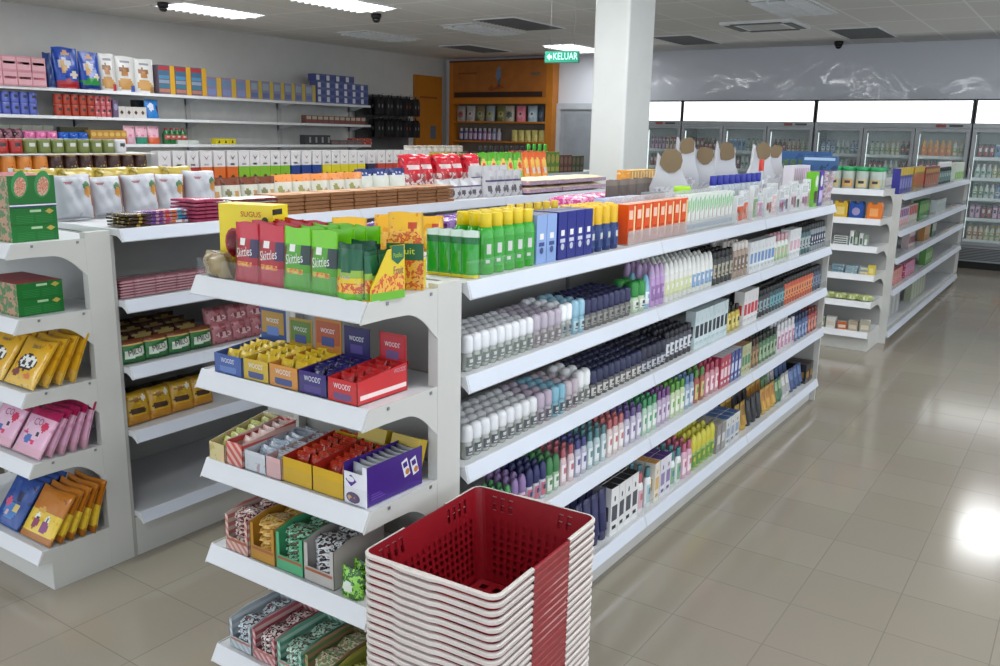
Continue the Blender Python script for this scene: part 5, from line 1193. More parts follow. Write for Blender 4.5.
# ================================================================== left wall shelves
XW = -8.63
def wput(px0, px1, z, n, mk, desc, cat, grp, layers=1, lh=0, x=XW, rows=1, dx=.1):
    y0, y1 = ypx(px0, x, z), ypx(px1, x, z); w = (y1-y0)/n
    pr = mk(w)
    for r in range(rows):
        for l_ in range(layers):
            for k in range(n):
                nm = desc+(', '+ORD[k]+' along' if n > 1 else '')+(', '+('top' if l_ == layers-1 else ['lowest', 'second', 'third', 'fourth'][l_])+' tier' if layers > 1 else '')
                pr.put(nm, cat, (x-.05-r*dx, y0+w*(k+.5), z+.001+l_*lh), PI/2+(R_()-.5)*.05, group=grp if n*layers > 1 else None, parts=False)
def mkbox(h, d, c, deco=(), top=None, name='carton'): return lambda w: carton(w*.97, d, h, c if not isinstance(c, str) else P(c, .4), {'top': P(top, .4)} if top else {}, deco, name)
def mkcan(h, body, band): return lambda w: bottle('can', w*.97, h, P(body, .35), P('b8bcc0', .3, .6), PR([band, body], 18), 'food_tin', 12)
def mkpouch(h, d, fn, seed, style='stand', name='food_bag'): return lambda w: pouch(w*.97, h, d, fn, style, seed, 12, 16, name)
wput(-30, 45, 2.02, 5, mkbox(.155, .2, 'd0909c', [('front', .05, .1, .95, .9, 'r', P('dca8b2', .4)), ('front', .1, .45, .9, .62, 'r', P('c25a70', .4))]), 'pink carton on the top wall shelf', 'carton', 'pink cartons on the top wall shelf', 2, .156)
bl = blob(PR(['123a9a', '1a4ab0', '0e2c78'], 8, .25), (.5, .86, .16, .07, P('c8a07a', .4)), (.4, .6, .25, .13, P('c4c8d4', .3)), (.35, .52, .12, .16, P('c89a58', .35)), (.75, .34, .13, .08, P('d9cdb8', .4)))
wput(47, 57, 2.02, 1, mkpouch(.38, .14, lambda u, v: P('163a78', .3), 500), 'plain dark blue pet food bag at the end of the blue bags', 'food bag', None)
wput(56, 82, 2.02, 1, mkpouch(.455, .14, blob(bl, (.5, .1, .48, .12, P('a8202a', .3))), 501), 'tall blue food bag with red foot on the top wall shelf', 'food bag', None)
wput(82, 103, 2.02, 1, mkpouch(.43, .14, blob(bl, (.5, .2, .48, .1, P('1f8a3a', .3)), (.5, .06, .6, .06, P('16307a', .3))), 502), 'blue food bag with green foot on the top wall shelf', 'food bag', None)
wb_ = blob(PR(['c4c4c2', 'd2d2d0'], 6, .3), (.4, .62, .26, .1, P('8a5a30', .4)), (.42, .52, .2, .08, P('b07a40', .4)), (.45, .22, .35, .18, P('c09050', .4)), (.5, .85, .25, .02, P('8a8a9a', .4)))
for k, (a, c, f_, cl) in enumerate([(102, 119, 'a8303a', 'red'), (118, 138, '3a5aa8', 'blue'), (137, 157, '9a7a50', 'tan')]):
    wput(a, c, 2.02, 1, mkpouch(.43-.012*k, .12, blob(wb_, (.8, .1, .16, .09, P(f_, .4))), 510+k), 'white food bag with '+cl+' foot corner on the top wall shelf', 'food bag', None)
tb = [('front', .02, .06+.155*i, .66, .18+.155*i, 'r', P(['b0786a', '3a7a90', '8a9ab0', '4a8ab0', '3a6a8a', 'a8303a'][i], .4)) for i in range(6)]+[('front', .7, 0, 1, 1, 'r', P('d0a02a', .4))]
wput(158, 206, 2.02, 3, mkbox(.35, .16, '6a5a68', tb, '8a3a3a', 'cereal_carton'), 'tall carton with coloured bands and yellow edge', 'carton', 'tall banded cartons on the top wall shelf')
mb_ = [('front', .05, .1, .6, .4, 'r', P('7a8ab8', .4)), ('front', .05, .5, .6, .85, 'r', P('6a86a8', .4)), ('front', .68, 0, 1, 1, 'r', P('caa63a', .4))]
wput(206, 250, 2.02, 3, mkbox(.25, .14, '8a7a9a', mb_, 'a87060'), 'lilac carton with yellow edge beside the tall banded ones', 'carton', 'lilac cartons with yellow edge')
mb2 = [('front', .05, .1, .6, .35, 'r', P('5a6a9a', .4)), ('front', .05, .5, .6, .85, 'r', P('8a9aa8', .4)), ('front', .68, 0, 1, 1, 'r', P('b8a23a', .4))]
wput(250, 315, 2.02, 6, mkbox(.25, .14, '7f7a98', mb2, 'a89a90'), 'grey-blue carton with yellow edge, far along the top wall shelf', 'carton', 'grey-blue cartons with yellow edge')
bd = [('front', .08, .15, .4, .85, 'r', P('c9ccd8', .4)), ('front', .5, .2, .92, .75, 'r', P('2a3a7a', .4))]
wput(316, 367, 2.02, 6, mkbox(.104, .16, '4a5690', bd, '8a92b0'), 'blue and white box stacked far along the top wall shelf', 'box', 'blue and white stacked boxes', 3, .105)
wput(310, 340, 2.02, 3, mkbox(.104, .16, '3a4684', bd), 'blue box set on top of the stacked blue and white boxes', 'box', 'blue boxes set on top', 1, 0, XW-.06) if False else None
y0 = ypx(312, XW, 2.3)
for k in range(4): carton(.2, .16, .104, P('3f4a86', .4), {}, bd).put('blue box in the topmost tier of the stacked boxes, '+ORD[k]+' along', 'box', (XW-.06, y0+.21*(k+.5)+.05, 2.02+.318), PI/2, group='topmost blue boxes')
# second wall shelf
wput(-25, 40, 1.715, 7, mkcan(.122, '5a68b8', 'c4c8e4'), 'blue and white tin on the second wall shelf', 'tin', 'blue and white tins', 2, .123)
wput(57, 97, 1.715, 5, mkcan(.122, 'b0402a', 'd99a5a'), 'orange-red tin on the second wall shelf', 'tin', 'orange-red tins', 2, .123)
wput(97, 114, 1.715, 3, mkcan(.122, 'c8646a', 'd9b0a8'), 'coral pink tin on the second wall shelf', 'tin', 'coral pink tins', 2, .123)
wput(114, 119, 1.715, 1, mkbox(.2, .1, '6a5a7a', [('front', .1, .4, .9, .8, 'e', P('9a9ab8', .4))]), 'slim purple carton beside the pink tins', 'carton', None)
wput(119, 147, 1.715, 4, mkbox(.13, .1, 'cfcac6', [('front', .2, .25, .7, .7, 'd', P('4a3030', .4))]), 'white carton with dark mark on the second wall shelf', 'carton', 'white cartons with dark mark')
wput(136, 147, 1.715, 1, mkbox(.22, .1, '1e2024'), 'black carton behind the white cartons with dark mark', 'carton', None, x=XW-.14)
wput(147, 161, 1.715, 1, mkpouch(.23, .1, blob(PR(['1a58a8', '2a78c0'], 10, .25), (.4, .6, .2, .2, P('c8d0e0', .35)), (.85, .5, .12, .2, P('1a1a4a', .35))), 530), 'blue bag at the end of the stocked part of the second wall shelf', 'food bag', None)
wput(306, 366, 1.715, 11, mkbox(.115, .1, '6a4438', [('front', .1, .5, .9, .9, 'r', P('b8a898', .4)), ('front', .2, .1, .8, .4, 'e', P('8a3a30', .4))], 'a89a90'), 'brown and white pack at the far end of the second wall shelf', 'pack', 'brown and white packs')
# third wall shelf
wput(-25, 25, 1.40, 5, mkpouch(.16, .1, lambda u, v: PR(['6a3a4a', '8a5a68', '4a2a38', 'b0a098'], 14, .25), 540, 'pillow'), 'plum coloured bag on the third wall shelf', 'food bag', 'plum coloured bags')
wput(26, 60, 1.40, 3, mkpouch(.14, .1, lambda u, v: PR(['c8488a', 'd878a8', 'b8387a'], 10, .25), 541, 'pillow'), 'hot pink bag on the third wall shelf', 'food bag', 'hot pink bags')
wput(0, 55, 1.40, 5, mkbox(.2, .1, PR(['c9ccc0', 'a8b0a0', 'd2d4ce'], 12)), 'pale grey-green carton behind the plum and pink bags', 'carton', 'pale grey-green cartons', x=XW-.14)
wput(61, 90, 1.40, 3, mkpouch(.13, .1, lambda u, v: PR(['1e4aa8', '2a68c8', '163a88'], 10, .25), 542, 'pillow'), 'bright blue bag on the third wall shelf', 'food bag', 'bright blue bags')
wput(62, 90, 1.40, 5, mkbox(.19, .08, PR(['3a4430', '5a5a40', '2a3024'], 14)), 'dark green carton behind the bright blue bags', 'carton', 'dark green cartons', x=XW-.14)
wput(91, 127, 1.40, 6, mkbox(.16, .12, 'c09040', [('front', 0, 0, 1, .42, 'r', P('b0502a', .4)), ('front', .1, .55, .9, .85, 'e', P('d9b868', .4))]), 'amber and rust pack on the third wall shelf', 'pack', 'amber and rust packs')
for k, (c, nm) in enumerate([('c8a0b0', 'pink and white'), ('2f8a70', 'pink and sea green'), ('d0603a', 'pink and orange')]):
    wput(126+12*k, 138+12*k, 1.40, 1, mkpouch(.22, .1, bands((.4, P(c, .3)), (1, PR(['d87aa0', 'e0b0c0', 'c86090'], 10, .25))), 550+k), nm+' bag on the third wall shelf', 'food bag', None)
for k in range(4):
    bottle('drink', .1, .2, P('1f6a34', .25), P('b0283a', .35), P('c8404a', .4), 'sauce_bottle').put('dark green bottle with red top on the third wall shelf, '+ORD[k]+' along', 'bottle', (XW-.05, ypx(169+5.5*k, XW, 1.4), 1.401), PI/2, group='green bottles with red tops')
wput(178, 199, 1.40, 2, mkbox(.05, .1, 'c9d0cc'), 'low white tub pack before the green bottles', 'pack', 'low white tub packs', x=XW+.02)
wput(216, 236, 1.40, 3, mkbox(.075, .1, 'd8c81e', [('front', .3, .2, .7, .8, 't', P('3a3a1a', .4))]), 'bright yellow box alone on the third wall shelf', 'box', 'bright yellow boxes')
wput(305, 330, 1.40, 4, mkbox(.14, .12, '3a3c3e', [('front', .6, .2, .9, .8, 'r', P('9a9c9e', .4))]), 'charcoal pack at the far end of the third wall shelf', 'pack', 'charcoal packs')
wput(331, 362, 1.40, 4, mkbox(.07, .12, '6a6064', [('front', .1, .2, .9, .6, 'r', P('8a6a6a', .4))]), 'low grey pack beside the charcoal packs', 'pack', 'low grey packs')
wput(352, 372, 1.40, 3, mkbox(.1, .1, PR(['c9b8a8', 'b04a3a', 'd9d0c0'], 14), (), 'c9a84a'), 'cream and red pack at the end of the third wall shelf', 'pack', 'cream and red packs')
# wire display of black goods by the orange cabinet
t = thing('peg_display_rack', 'grey peg display board with hooks at the end of the wall shelves', 'display rack', (0, 0, 0))
MB().box((-9.05, 6.42, 0), (-9.02, 7.75, 2.2), P('5a5c5e', .5)).build('peg_board', t)
hooks = []
for r, z in enumerate((2.2, 1.84)):
    for k in range(5):
        y = 6.6+.235*k; hooks.append((y, z, r, k)); MB().tube([(-9.02, y, z), (-8.62, y, z), (-8.6, y, z+.03)], .006, STEEL, 6).build('hook', t)
def hang(i):
    b = MB(); c = [P('121316', .5), P('1c1c20', .45), P('16181c', .5)][i % 3]
    for dx in (-.055, .055):
        b.prism([(dx-.05, -.3), (dx+.04, -.31), (dx+.052, -.2), (dx+.046, -.07), (dx, -.02), (dx-.046, -.07)], -.03, .03, c)
        b.patch((dx-.016, -.031, -.19), (.03, 0, 0), (0, 0, .06), 'e', P('9a9aa0', .5) if i % 5 != 3 else P('a85a4a', .5))
    b.prism([(-.02, -.03), (.02, -.03), (.02, .02), (-.02, .02)], -.004, .004, c)
    return Proto('hanging_pack', b)
for y, z, r, k in hooks:
    for d_ in range(2):
        hang(k+r*5).put('black hanging pack on the '+('upper' if r == 0 else 'lower')+' row of pegs, '+ORD[k]+' along, '+('front' if d_ == 0 else 'behind'), 'hanging pack', (-8.68-.14*d_, y, z-.01), PI/2+.2, group='black hanging packs')

# ================================================================== orange cabinet against the back wall
OR = P('b8701c', .4); OR2 = P('9a5a1a', .45); DK = P('2e1a0c', .5)
t = thing('display_cabinet', 'tall orange display cabinet with shelves and a dark slot under its header', 'cabinet', (-7.76, 8.74, 0))
b = MB(); W_ = 1.11
b.box((-W_, 0, 0), (-W_+.09, .2, 2.9), OR); b.box((W_-.13, 0, 0), (W_, .2, 2.9), OR); b.box((-W_+.09, .185, 0), (W_-.13, .2, 2.9), P('6e665c', .6)); b.build('carcass', t)
b = MB(); b.box((-W_+.09, .0, 2.16), (W_-.13, .184, 2.9), OR2, {'front': P('a05e20', .45, vary=.12)}); b.box((-W_+.0, -.005, 2.14), (W_, .0, 2.24), OR); b.box((-W_, -.006, 2.87), (W_, .0, 2.9), P('5a3010', .5))
b.patch((-W_+.12, -.0066, 2.255), (1.9, 0, 0), (0, 0, .09), 'r', DK)
b.patch((-.9, -.0008, 2.66), (.42, 0, 0), (0, 0, .03), 'r', P('7a4216', .5)); b.patch((.66, -.0008, 2.62), (.2, 0, 0), (0, 0, .05), 'r', P('6a5a48', .5))
for sh, cc in (([(.1, .5), (.3, .95), (.62, 1), (.7, .55), (.4, .3)], '5f7894'), ([(.3, .28), (.66, .5), (.6, .12), (.42, .0)], '4a5a6a')): b.patch((-.1, -.0008, 2.42), (.2, 0, 0), (0, 0, .36), sh, P(cc, .5))
b.patch((-.25, -.0008, 2.36), (.36, 0, 0), (0, 0, .12), [(0, .3), (.25, .9), (.4, .45), (.7, 1), (1, .5), (.6, .2), (.2, 0)], P('8a4216', .5))
b.build('header', t)
for z in (1.835, 1.49, 1.15, .8, .4):
    MB().box((-W_+.09, .004, z-.03), (W_-.13, .184, z), OR).build('shelf', t)
t2 = thing('side_panel', 'plain orange panel on the left wall beside the tall orange cabinet', 'panel', (-9.095, 7.97, 0))
b = MB(); b.box((0, 0, 0), (.06, .765, 2.62), P('b87420', .45)); b.build('panel_body', t2)
b = MB(); b.patch((.0606, .12, 2.22), (0, .5, 0), (0, 0, .035), 'r', P('8a4e18', .5)); b.build('printed_line', t2)
b = MB(); b.patch((.0606, .42, 1.5), (0, .16, 0), (0, 0, .24), 'r', P('5a6878', .5)); b.build('notice', t2)
X0 = -7.76
cab = [(-.9, '9a9490', 'a05a58', 'grey and red'), (-.68, 'a8a2a0', 'c0b8b8', 'pale grey'), (-.46, '7a6a48', '8a9a70', 'olive'), (-.24, '8a9498', 'a8a868', 'grey-green'), (.0, '6a6a40', 'a8a060', 'khaki'), (.18, 'b0a898', '5a6a60', 'cream'), (.42, 'd87a8a', 'e09aa8', 'pink'), (.66, '9ab0bc', 'c0ccd2', 'pale blue'), (.84, '3a4450', '5a6a78', 'slate')]
for k, (x, c1, c2, nm) in enumerate(cab):
    pouch(.2 if k < 8 else .12, .27, .09, blob(P(c1, .35), (.5, .45, .32, .22, P(c2, .4)), (.5, .5, .12, .08, P('4a4a50', .4))), 'stand', 600+k, 10, 14, 'food_bag').put(nm+' bag on the upper shelf of the orange cabinet', 'food bag', (X0+x, 8.84, 1.836), 0)
for k in range(9):
    c = ['4a4a78', '5a6a98', '8a5a8a', '7a4a88', '6a5a98', '9a5a8a', '8a6a9a', '6a7a9a', 'a8a8b8'][k]
    bottle('flat', .09, .22, P(c, .35), P('b0b0b8', .35), P('c0b0c8', .4), 'shampoo_bottle').put('purple or blue bottle on the second cabinet shelf, '+ORD[k]+' along', 'bottle', (X0-.88+.105*k, 8.83, 1.491), 0, group='bottles on the second cabinet shelf')
for k in range(5):
    pouch(.13, .2, .06, lambda u, v: PR(['b8a848', 'c8bc70', '8a7a38'], 14, .3), 'stand', 620+k, 8, 10, 'food_bag').put('dull yellow pack on the second cabinet shelf, '+ORD[k]+' along', 'food bag', (X0+.3+.14*k, 8.83, 1.491), 0, group='dull yellow packs')
for k in range(9):
    carton(.1, .1, .14, P(['a8a090', '8a8078', '9a4a48', '7a5a68'][k % 4], .4), {'top': P('b8b0a0', .4)}).put('small carton on the third cabinet shelf, '+ORD[k]+' along', 'carton', (X0-.8+.2*k, 8.83, 1.151), 0, group='cartons on the third cabinet shelf')

# ================================================================== wall fridges
FM = P('8f9294', .35, .4); FD = P('3a3d40', .45); FI = P('c9d2d2', .4); GL = CL('cfe0e0', .12, .04); HD = EM('fbfdfc', 1.7)
TUBE = EM('e6f4f4', 1.6)
YFr = 8.33
SHZ = [.36, .64, .9, 1.16, 1.42]
def fridge(x0, x1, label, nd=3):
    t = thing('glass_door_fridge', label, 'fridge', ((x0+x1)/2, YFr, 0)); w = x1-x0; h = w/2
    b = MB(); b.box((-h, .04, .1), (-h+.035, .6, 2.16), FM); b.box((h-.035, .04, .1), (h, .6, 2.16), FM); b.box((-h+.035, .56, .1), (h-.035, .6, 1.8), FI); b.box((-h+.035, .04, 1.76), (h-.035, .56, 1.8), FI); b.box((-h+.035, .04, .1), (h-.035, .56, .34), FM); b.box((-h, .04, 2.14), (h, .6, 2.16), FD); b.build('carcass', t)
    b = MB(); b.box((-h, .0, 1.8), (h, .04, 1.86), FM); b.box((-h, .0, 1.86), (-h+.02, .04, 2.16), FD); b.box((h-.02, 0, 1.86), (h, .04, 2.16), FD); b.box((-h, 0, 2.145), (h, .04, 2.165), FD); b.build('header_frame', t)
    MB().box((-h+.02, .004, 1.865), (h-.02, .03, 2.145), HD).build('lit_header_panel', t)
    b = MB(); b.box((h-.42, -.004, 1.81), (h-.3, 0, 1.845), P('8a3a30', .4)); b.box((h-.26, -.004, 1.815), (h-.1, 0, 1.84), P('1c1e20', .3)); b.build('control_display', t)
    b = MB(); b.box((-h, .0, .1), (h, .04, .3), FM)
    for k in range(8): b.box((-h+.03, -.004, .125+.02*k), (h-.03, 0, .135+.02*k), FD)
    b.build('vent_grille', t)
    MB().box((-h, .06, 0), (h, .5, .1), P('0f1011', .6)).build('kick_plate', t)
    dw = w/nd
    for i in range(nd):
        a = -h+dw*i+.006; c = a+dw-.012; z0, z1, fr = .31, 1.795, .045
        f = MB(); f.box((a, 0, z0), (a+fr, .035, z1), FM); f.box((c-fr, 0, z0), (c, .035, z1), FM); f.box((a+fr, 0, z0), (c-fr, .035, z0+fr), FM); f.box((a+fr, 0, z1-fr), (c-fr, .035, z1), FM)
        fo = f.build('door', t)
        MB().box((a+fr, .014, z0+fr), (c-fr, .02, z1-fr), GL).build('glass_pane', fo)
        hb = MB(); hb.tube([(a+.022, 0, .85), (a+.022, -.035, .87), (a+.022, -.035, 1.3), (a+.022, 0, 1.32)], .008, P('b8bcbe', .3, .8), 6); hb.build('handle', fo)
        q = MB(); q.box((a+.03, .06, .4), (a+.045, .075, 1.72), TUBE); q.build('light_tube', t)
    for z in SHZ:
        MB().box((-h+.036, .12, z-.012), (h-.036, .54, z), P('c4ccce', .35)).build('shelf', t)
        MB().box((-h+.036, .112, z-.02), (h-.036, .12, z+.022), P('d0dadc', .3)).build('shelf_edge', t)
fridge(-5.3, -4.1, 'glass-door fridge half hidden by the white column', 2)
fridge(-4.09, -2.115, 'three-door glass fridge behind the white display bags')
fridge(-2.1, -.135, 'three-door glass fridge behind the jars and yellow cartons')
fridge(-.12, 1.85, 'glass-door fridge cut by the right picture edge, stocked on every shelf')
dk_ = {}
def drinks(x0, x1, z, n, kinds, where, H=.22, rows=2):
    w = (x1-x0)/n
    for k in range(n):
        body, cap, lab, kd, nm = kinds[k*len(kinds)//n]
        for r in range(rows):
            bottle(kd, min(w*.95, .075 if kd == 'drink' else .07), H, P(body, .25), P(cap, .35), P(lab, .4), 'drink_bottle' if kd != 'can' else 'drink_can', 10).put(nm+', '+ORD[k]+' along, '+('front' if r == 0 else 'behind')+', '+where, 'drink', (x0+w*(k+.5), YFr+.17+.09*r, z+.001), 0, group=nm+'s '+where, parts=False)
A = ('b8c4b0', '3a6a48', '5a8a6a', 'drink', 'green-labelled bottle'); B_ = ('5a4a3a', 'c8442e', 'b03a2e', 'drink', 'brown red-capped bottle'); Cc = ('d9922a', 'e0a83a', 'c8641e', 'flat', 'orange juice bottle')
Dd = ('7a98b4', '2a4a8a', 'c4d0dc', 'drink', 'blue-labelled water bottle'); Ee = ('3a4048', '20242a', '8a2a3a', 'can', 'dark can'); Ff = ('c8c9b0', 'd0a83a', '8a9a4a', 'drink', 'yellow-capped tea bottle'); Gg = ('8a6a8a', '5a3a6a', 'c8a0c0', 'can', 'mauve can'); Hh = ('d0b89a', '6a4a2a', '8a5a3a', 'drink', 'milk tea bottle'); Ii = ('c0c8d0', '2a6aa0', '4a88b8', 'can', 'silver blue can'); Jj = ('b0322a', 'c04a3a', 'e0c8c0', 'can', 'red can'); Kk = ('c9d4d0', 'dfe4e2', '88b0a0', 'drink', 'pale bottle with white cap')
doors = [(-5.25+.05, -4.75), (-4.65, -4.15), (-4.03, -3.5), (-3.38, -2.85), (-2.72, -2.18), (-2.03, -1.5), (-1.38, -.85), (-.73, -.2), (-.05, .48), (.61, 1.14), (1.26, 1.8)]
dn = ['behind the column', 'first door right of the column', 'second door right of the column', 'third door right of the column', 'fourth door right of the column', 'fifth door right of the column', 'sixth door right of the column', 'door above the yellow cartons', 'near door of the last fridge', 'next door of the last fridge', 'end door of the last fridge']
cont = {1: [(Gg, Jj)], 2: [(Ee, B_)], 3: [(Ii, A)], 4: [(B_, Hh, Ff)], 5: [(Dd, Kk, Dd)], 6: [(A, Ff, B_)], 7: [(Cc, Cc, Ff)]}
lev = ['top level', 'second level', 'third level', 'fourth level', 'lowest level']
for i in range(1, 8):
    for li, z in enumerate(SHZ[::-1][:2 if i < 5 else 3]):
        kk = [cont[i][0], (Ee, Kk, B_), (Dd, A)][li]
        drinks(doors[i][0], doors[i][1], z, 8 if i != 7 else 7, kk, lev[li]+', '+dn[i], .2 if i != 7 else .22, 1)
full = [(Ee, Ii, Gg), (Kk, Ff, A), (A, Kk, Dd, Kk), (Gg, Ee, Gg, Jj), (Hh, Ff, Cc)]
for li, z in enumerate(SHZ[::-1]):
    for i in (8, 9): drinks(doors[i][0], doors[i][1], z, 8, full[li] if i == 8 else full[li][::-1], lev[li]+', '+dn[i], .19 if li < 4 else .21, 2)

# ================================================================== small unit beyond: jars, tubs and packs
gl_ = CL('cfd8d6', .3, .1)
for k in range(12):
    r, c = divmod(k, 6)
    p = bottle('jar', .095, .165, P('aeb8b0', .2), P('1f9a5a', .35), P(['c89a5a', 'c8b88a', 'b8a878'][k % 3], .4), 'storage_jar')
    p.put('clear jar with green lid on the jar shelf, '+ORD[c]+' along, '+ROW[r], 'jar', (-.57+.1*c, 2.56+.11*r, 1.25), 0, group='clear jars with green lids')
for k, (x, c, c2, nm) in enumerate([(-.3, 'd0a832', 'e0c87a', 'yellow tub just past the toiletries upright'), (-.185, '1f4a98', '9a90b8', 'blue tub between the yellow and orange tubs'), (-.055, 'd9762a', 'e8a060', 'orange tub beside the blue tub')]):
    b = MB(); b.prism([(-.052, 0), (.052, 0), (.052, .1), (.04, .125), (.02, .125), (.02, .11), (-.02, .11), (-.02, .125), (-.04, .125), (-.052, .1)], -.04, .04, P(c, .35)); b.patch((-.03, -.0408, .02), (.06, 0, 0), (0, 0, .06), 'e' if k == 1 else 'r', P(c2, .4))
    Proto('product_tub', b).put(nm+', second shelf of the far end unit', 'tub', (x, 2.57, 1.0305), 0)
for k in range(4): carton(.028, .03, .11-.008*k, P(['dfe2e0', '6a7a6a', 'd0d4d0', '8a9a8a'][k], .4), {}, [('front', .2, .1, .8, .6, 'r', P(['4a6a5a', 'b8c4b8', '4a6a5a', 'dfe2df'][k], .4))]).put(['white slim box', 'grey-green slim box', 'pale slim box', 'sage slim box'][k]+' standing on the third shelf of the far end unit', 'box', (-.2+.035*k, 2.57, .8195), 0)
for k in range(4): carton(.1, .05, .016, P('d0d2cf', .4), {}, [('front', .05, .2, .95, .7, 'r', P('3a4a44', .4))]).put('flat white dark-striped box, '+('top' if k == 3 else ORD[k]+' up')+' of its pile, third far end shelf', 'box', (-.28, 2.57, .8195+.0165*k), 0, group='flat white striped boxes')
for k in range(6):
    carton(.09, .06, .03, PR(['c4ccd0', '7f98a4', 'd8d4c0'], 16), {}, [('front', .1, .2, .9, .7, 'r', P(['5a7a8a', '8aa0a8', 'd0c090'][k % 3], .4))]).put('pale blue flat pack on the fourth far end shelf, '+['outer', 'middle', 'inner'][k % 3]+' pile, '+('upper' if k > 2 else 'lower'), 'pack', (-.28+.1*(k % 3), 2.58, .6+.031*(k//3)), .05*k, group='pale blue flat packs')
carton(.05, .05, .075, P('d0bc48', .4), {}, [('front', .2, .2, .8, .7, 'r', P('e0d490', .4))]).put('small yellow box at the inner end of the fourth far end shelf', 'box', (-.03, 2.57, .6), 0)
lg = PR(['b4bc7a', 'c8cc9a', '98a85a', 'd8d8c0'], 20, .3)
for k in range(5): flatpack(.1, .08, .05, lg, name='snack_packet', seed=90+k).put('light green packet on the fifth far end shelf, '+ORD[k]+' along', 'packet', (-.42+.09*k, 2.58, .389), .2*k, group='light green packets')
for k in range(6):
    c, nm = [('b8a890', 'tan'), ('8a9a7a', 'sage green'), ('d4d4d0', 'white'), ('c8602e', 'orange'), ('b0a08a', 'beige'), ('a8a494', 'stone')][k]
    carton(.07, .06, .06+.015*(k % 3), P(c, .4), {'top': P('d8d0c0', .4)}, [('front', .1, .2, .9, .6, 'r', P('cfc4b0', .4))]).put(nm+' small carton on the lowest far end shelf', 'carton', (-.46+.085*k, 2.58, .1498), .1*(k % 2), )
# far unit, aisle side
def fr(z, y0, n, w, h, c, deco, desc, cat='carton', name='carton', d=.06, x=.02):
    p = carton(w*.95, d, h, P(c, .35) if isinstance(c, str) else c, {}, deco, name)
    for k in range(n): p.put(desc+(', '+ORD[k]+' from the near end' if n > 1 else ''), cat, (x-d/2, y0+w*(k+.5), z+.0008), PI/2, group=desc+'s' if n > 1 else None)
yw = P('d8b81e', .35)
fr(1.2, 3.0, 5, .11, .2, '3a3a90', [('front', 0, .72, 1, 1, 'r', yw), ('front', .15, .2, .85, .6, 'r', P('8a8ac0', .4)), ('top', 0, 0, 1, 1, 'r', yw)], 'blue carton with yellow top on the far unit')
fr(1.2, 3.62, 5, .1, .2, 'a07a2a', [('front', 0, .78, 1, 1, 'r', P('d8b42a', .35)), ('front', .1, .2, .9, .7, 'r', P('b85a3a', .4))], 'amber carton with yellow top on the far unit')
fr(1.2, 4.2, 8, .1, .19, '8a2e2a', [('front', .15, .1, .85, .6, 'r', P('b8785a', .4)), ('front', .1, .7, .9, .9, 'r', P('c8a050', .4))], 'brick red carton on the far unit')
for k in range(7): bottle('flat', .08, .22, P('1f2a2c', .25), P('dfe2e0', .35), P('6a8a84', .4), 'shampoo_bottle').put('dark bottle with pale cap on top of the far unit, '+ORD[k]+' from the near end', 'bottle', (-.02, 5.2+.12*k, 1.2008), PI/2, group='dark bottles with pale caps')
fr(1.2, 6.1, 5, .14, .2, 'c9d2c4', [('front', .1, .1, .9, .5, 'r', P('7ab04a', .4))], 'white and lime carton, farthest on the far unit')
fr(.91, 3.0, 7, .08, .17, 'c8c0c4', [('front', .1, .55, .9, .9, 'r', P('8a4a8a', .4)), ('front', .1, .1, .9, .4, 'r', P('d89aa0', .4))], 'mauve and white carton, second far shelf')
fr(.91, 3.6, 5, .08, .17, 'c4bcb8', [('front', .1, .5, .9, .95, 'r', P('b03a30', .4))], 'red-topped white carton, second far shelf')
fr(.91, 4.1, 6, .09, .18, '3f7a3a', [('front', .1, .4, .9, .8, 'r', P('8ab06a', .4))], 'green carton, second far shelf')
fr(.91, 5.1, 6, .1, .14, 'c4ccca', [('front', .1, .3, .9, .7, 'r', P('a8b4b0', .4))], 'pale grey carton, second far shelf')
fr(.69, 3.75, 4, .07, .15, 'b8a8a8', [('front', .1, .3, .9, .7, 'r', P('7a2a3a', .4))], 'pale carton with wine band, third far shelf')
fr(.69, 4.55, 4, .08, .19, 'a87848', [('front', .1, .3, .9, .7, 'r', P('c8a888', .4))], 'caramel carton, third far shelf')
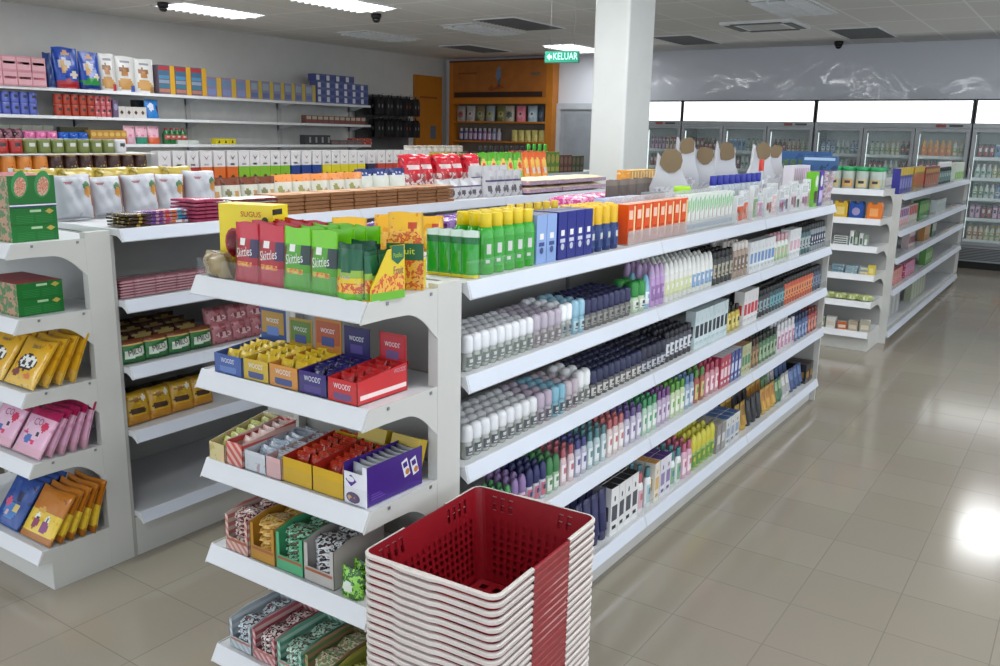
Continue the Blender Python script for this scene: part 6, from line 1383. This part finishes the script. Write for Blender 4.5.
fr(.69, 5.0, 3, .08, .19, '3a5a48', [('front', .1, .3, .9, .7, 'r', P('c8d0c0', .4))], 'bottle green carton, third far shelf')
fr(.432, 3.0, 6, .1, .13, PR(['c86a4a', 'd9b0a0', 'b8384a', 'e0d0c8'], 22), [], 'orange and pink patterned pack, fourth far shelf', 'pack', 'snack_packet')
fr(.432, 3.75, 5, .09, .13, PR(['6a3a78', 'c8a0c0', 'b83a5a', 'd8d0dc'], 22), [], 'purple and pink patterned pack, fourth far shelf', 'pack', 'snack_packet')
fr(.432, 4.8, 4, .1, .16, '5a8a4a', [('front', .1, .3, .9, .7, 'r', P('a8c48a', .4))], 'sage and green carton, fourth far shelf')
fr(.09, 3.1, 5, .18, .24, 'a8a8a6', [('front', .35, .1, .65, .9, 'r', P('c4c4c2', .4))], 'grey upright pack, lowest far shelf', 'pack', 'upright_pack', x=-.04)
fr(.09, 4.6, 5, .16, .22, '9aa08a', [('front', .3, .1, .7, .9, 'r', P('b8bca8', .4))], 'grey-green upright pack, lowest far shelf', 'pack', 'upright_pack', x=-.04)
# a few things on the end shelves between the two units
for k, (z, c, nm) in enumerate([(.981, '6a4a3a', 'brown'), (.721, 'b8b0c0', 'lilac'), (.461, 'c89a58', 'amber'), (.101, '5a7a6a', 'moss green')]):
    carton(.09, .06, .13, P(c, .4), {}, [('right', .2, .3, .8, .7, 'r', PAPER)]).put(nm+' carton on the far end shelves of the toiletries unit', 'carton', (-.12, 1.12, z), PI)

# ================================================================== light
w = D.worlds.new('world'); scene.world = w; w.use_nodes = True
bg = w.node_tree.nodes['Background']; bg.inputs[0].default_value = (.82, .9, 1, 1); bg.inputs[1].default_value = 2.0
scene.view_settings.view_transform = 'Standard'
scene.view_settings.look = 'None'
scene.view_settings.exposure = -.08
scene.cycles.max_bounces = 6; scene.cycles.diffuse_bounces = 4; scene.cycles.glossy_bounces = 3; scene.cycles.transmission_bounces = 4; scene.cycles.transparent_max_bounces = 10
scene.cycles.use_denoising = True
scene.cycles.sample_clamp_indirect = 6
scene.cycles.caustics_reflective = False; scene.cycles.caustics_refractive = False
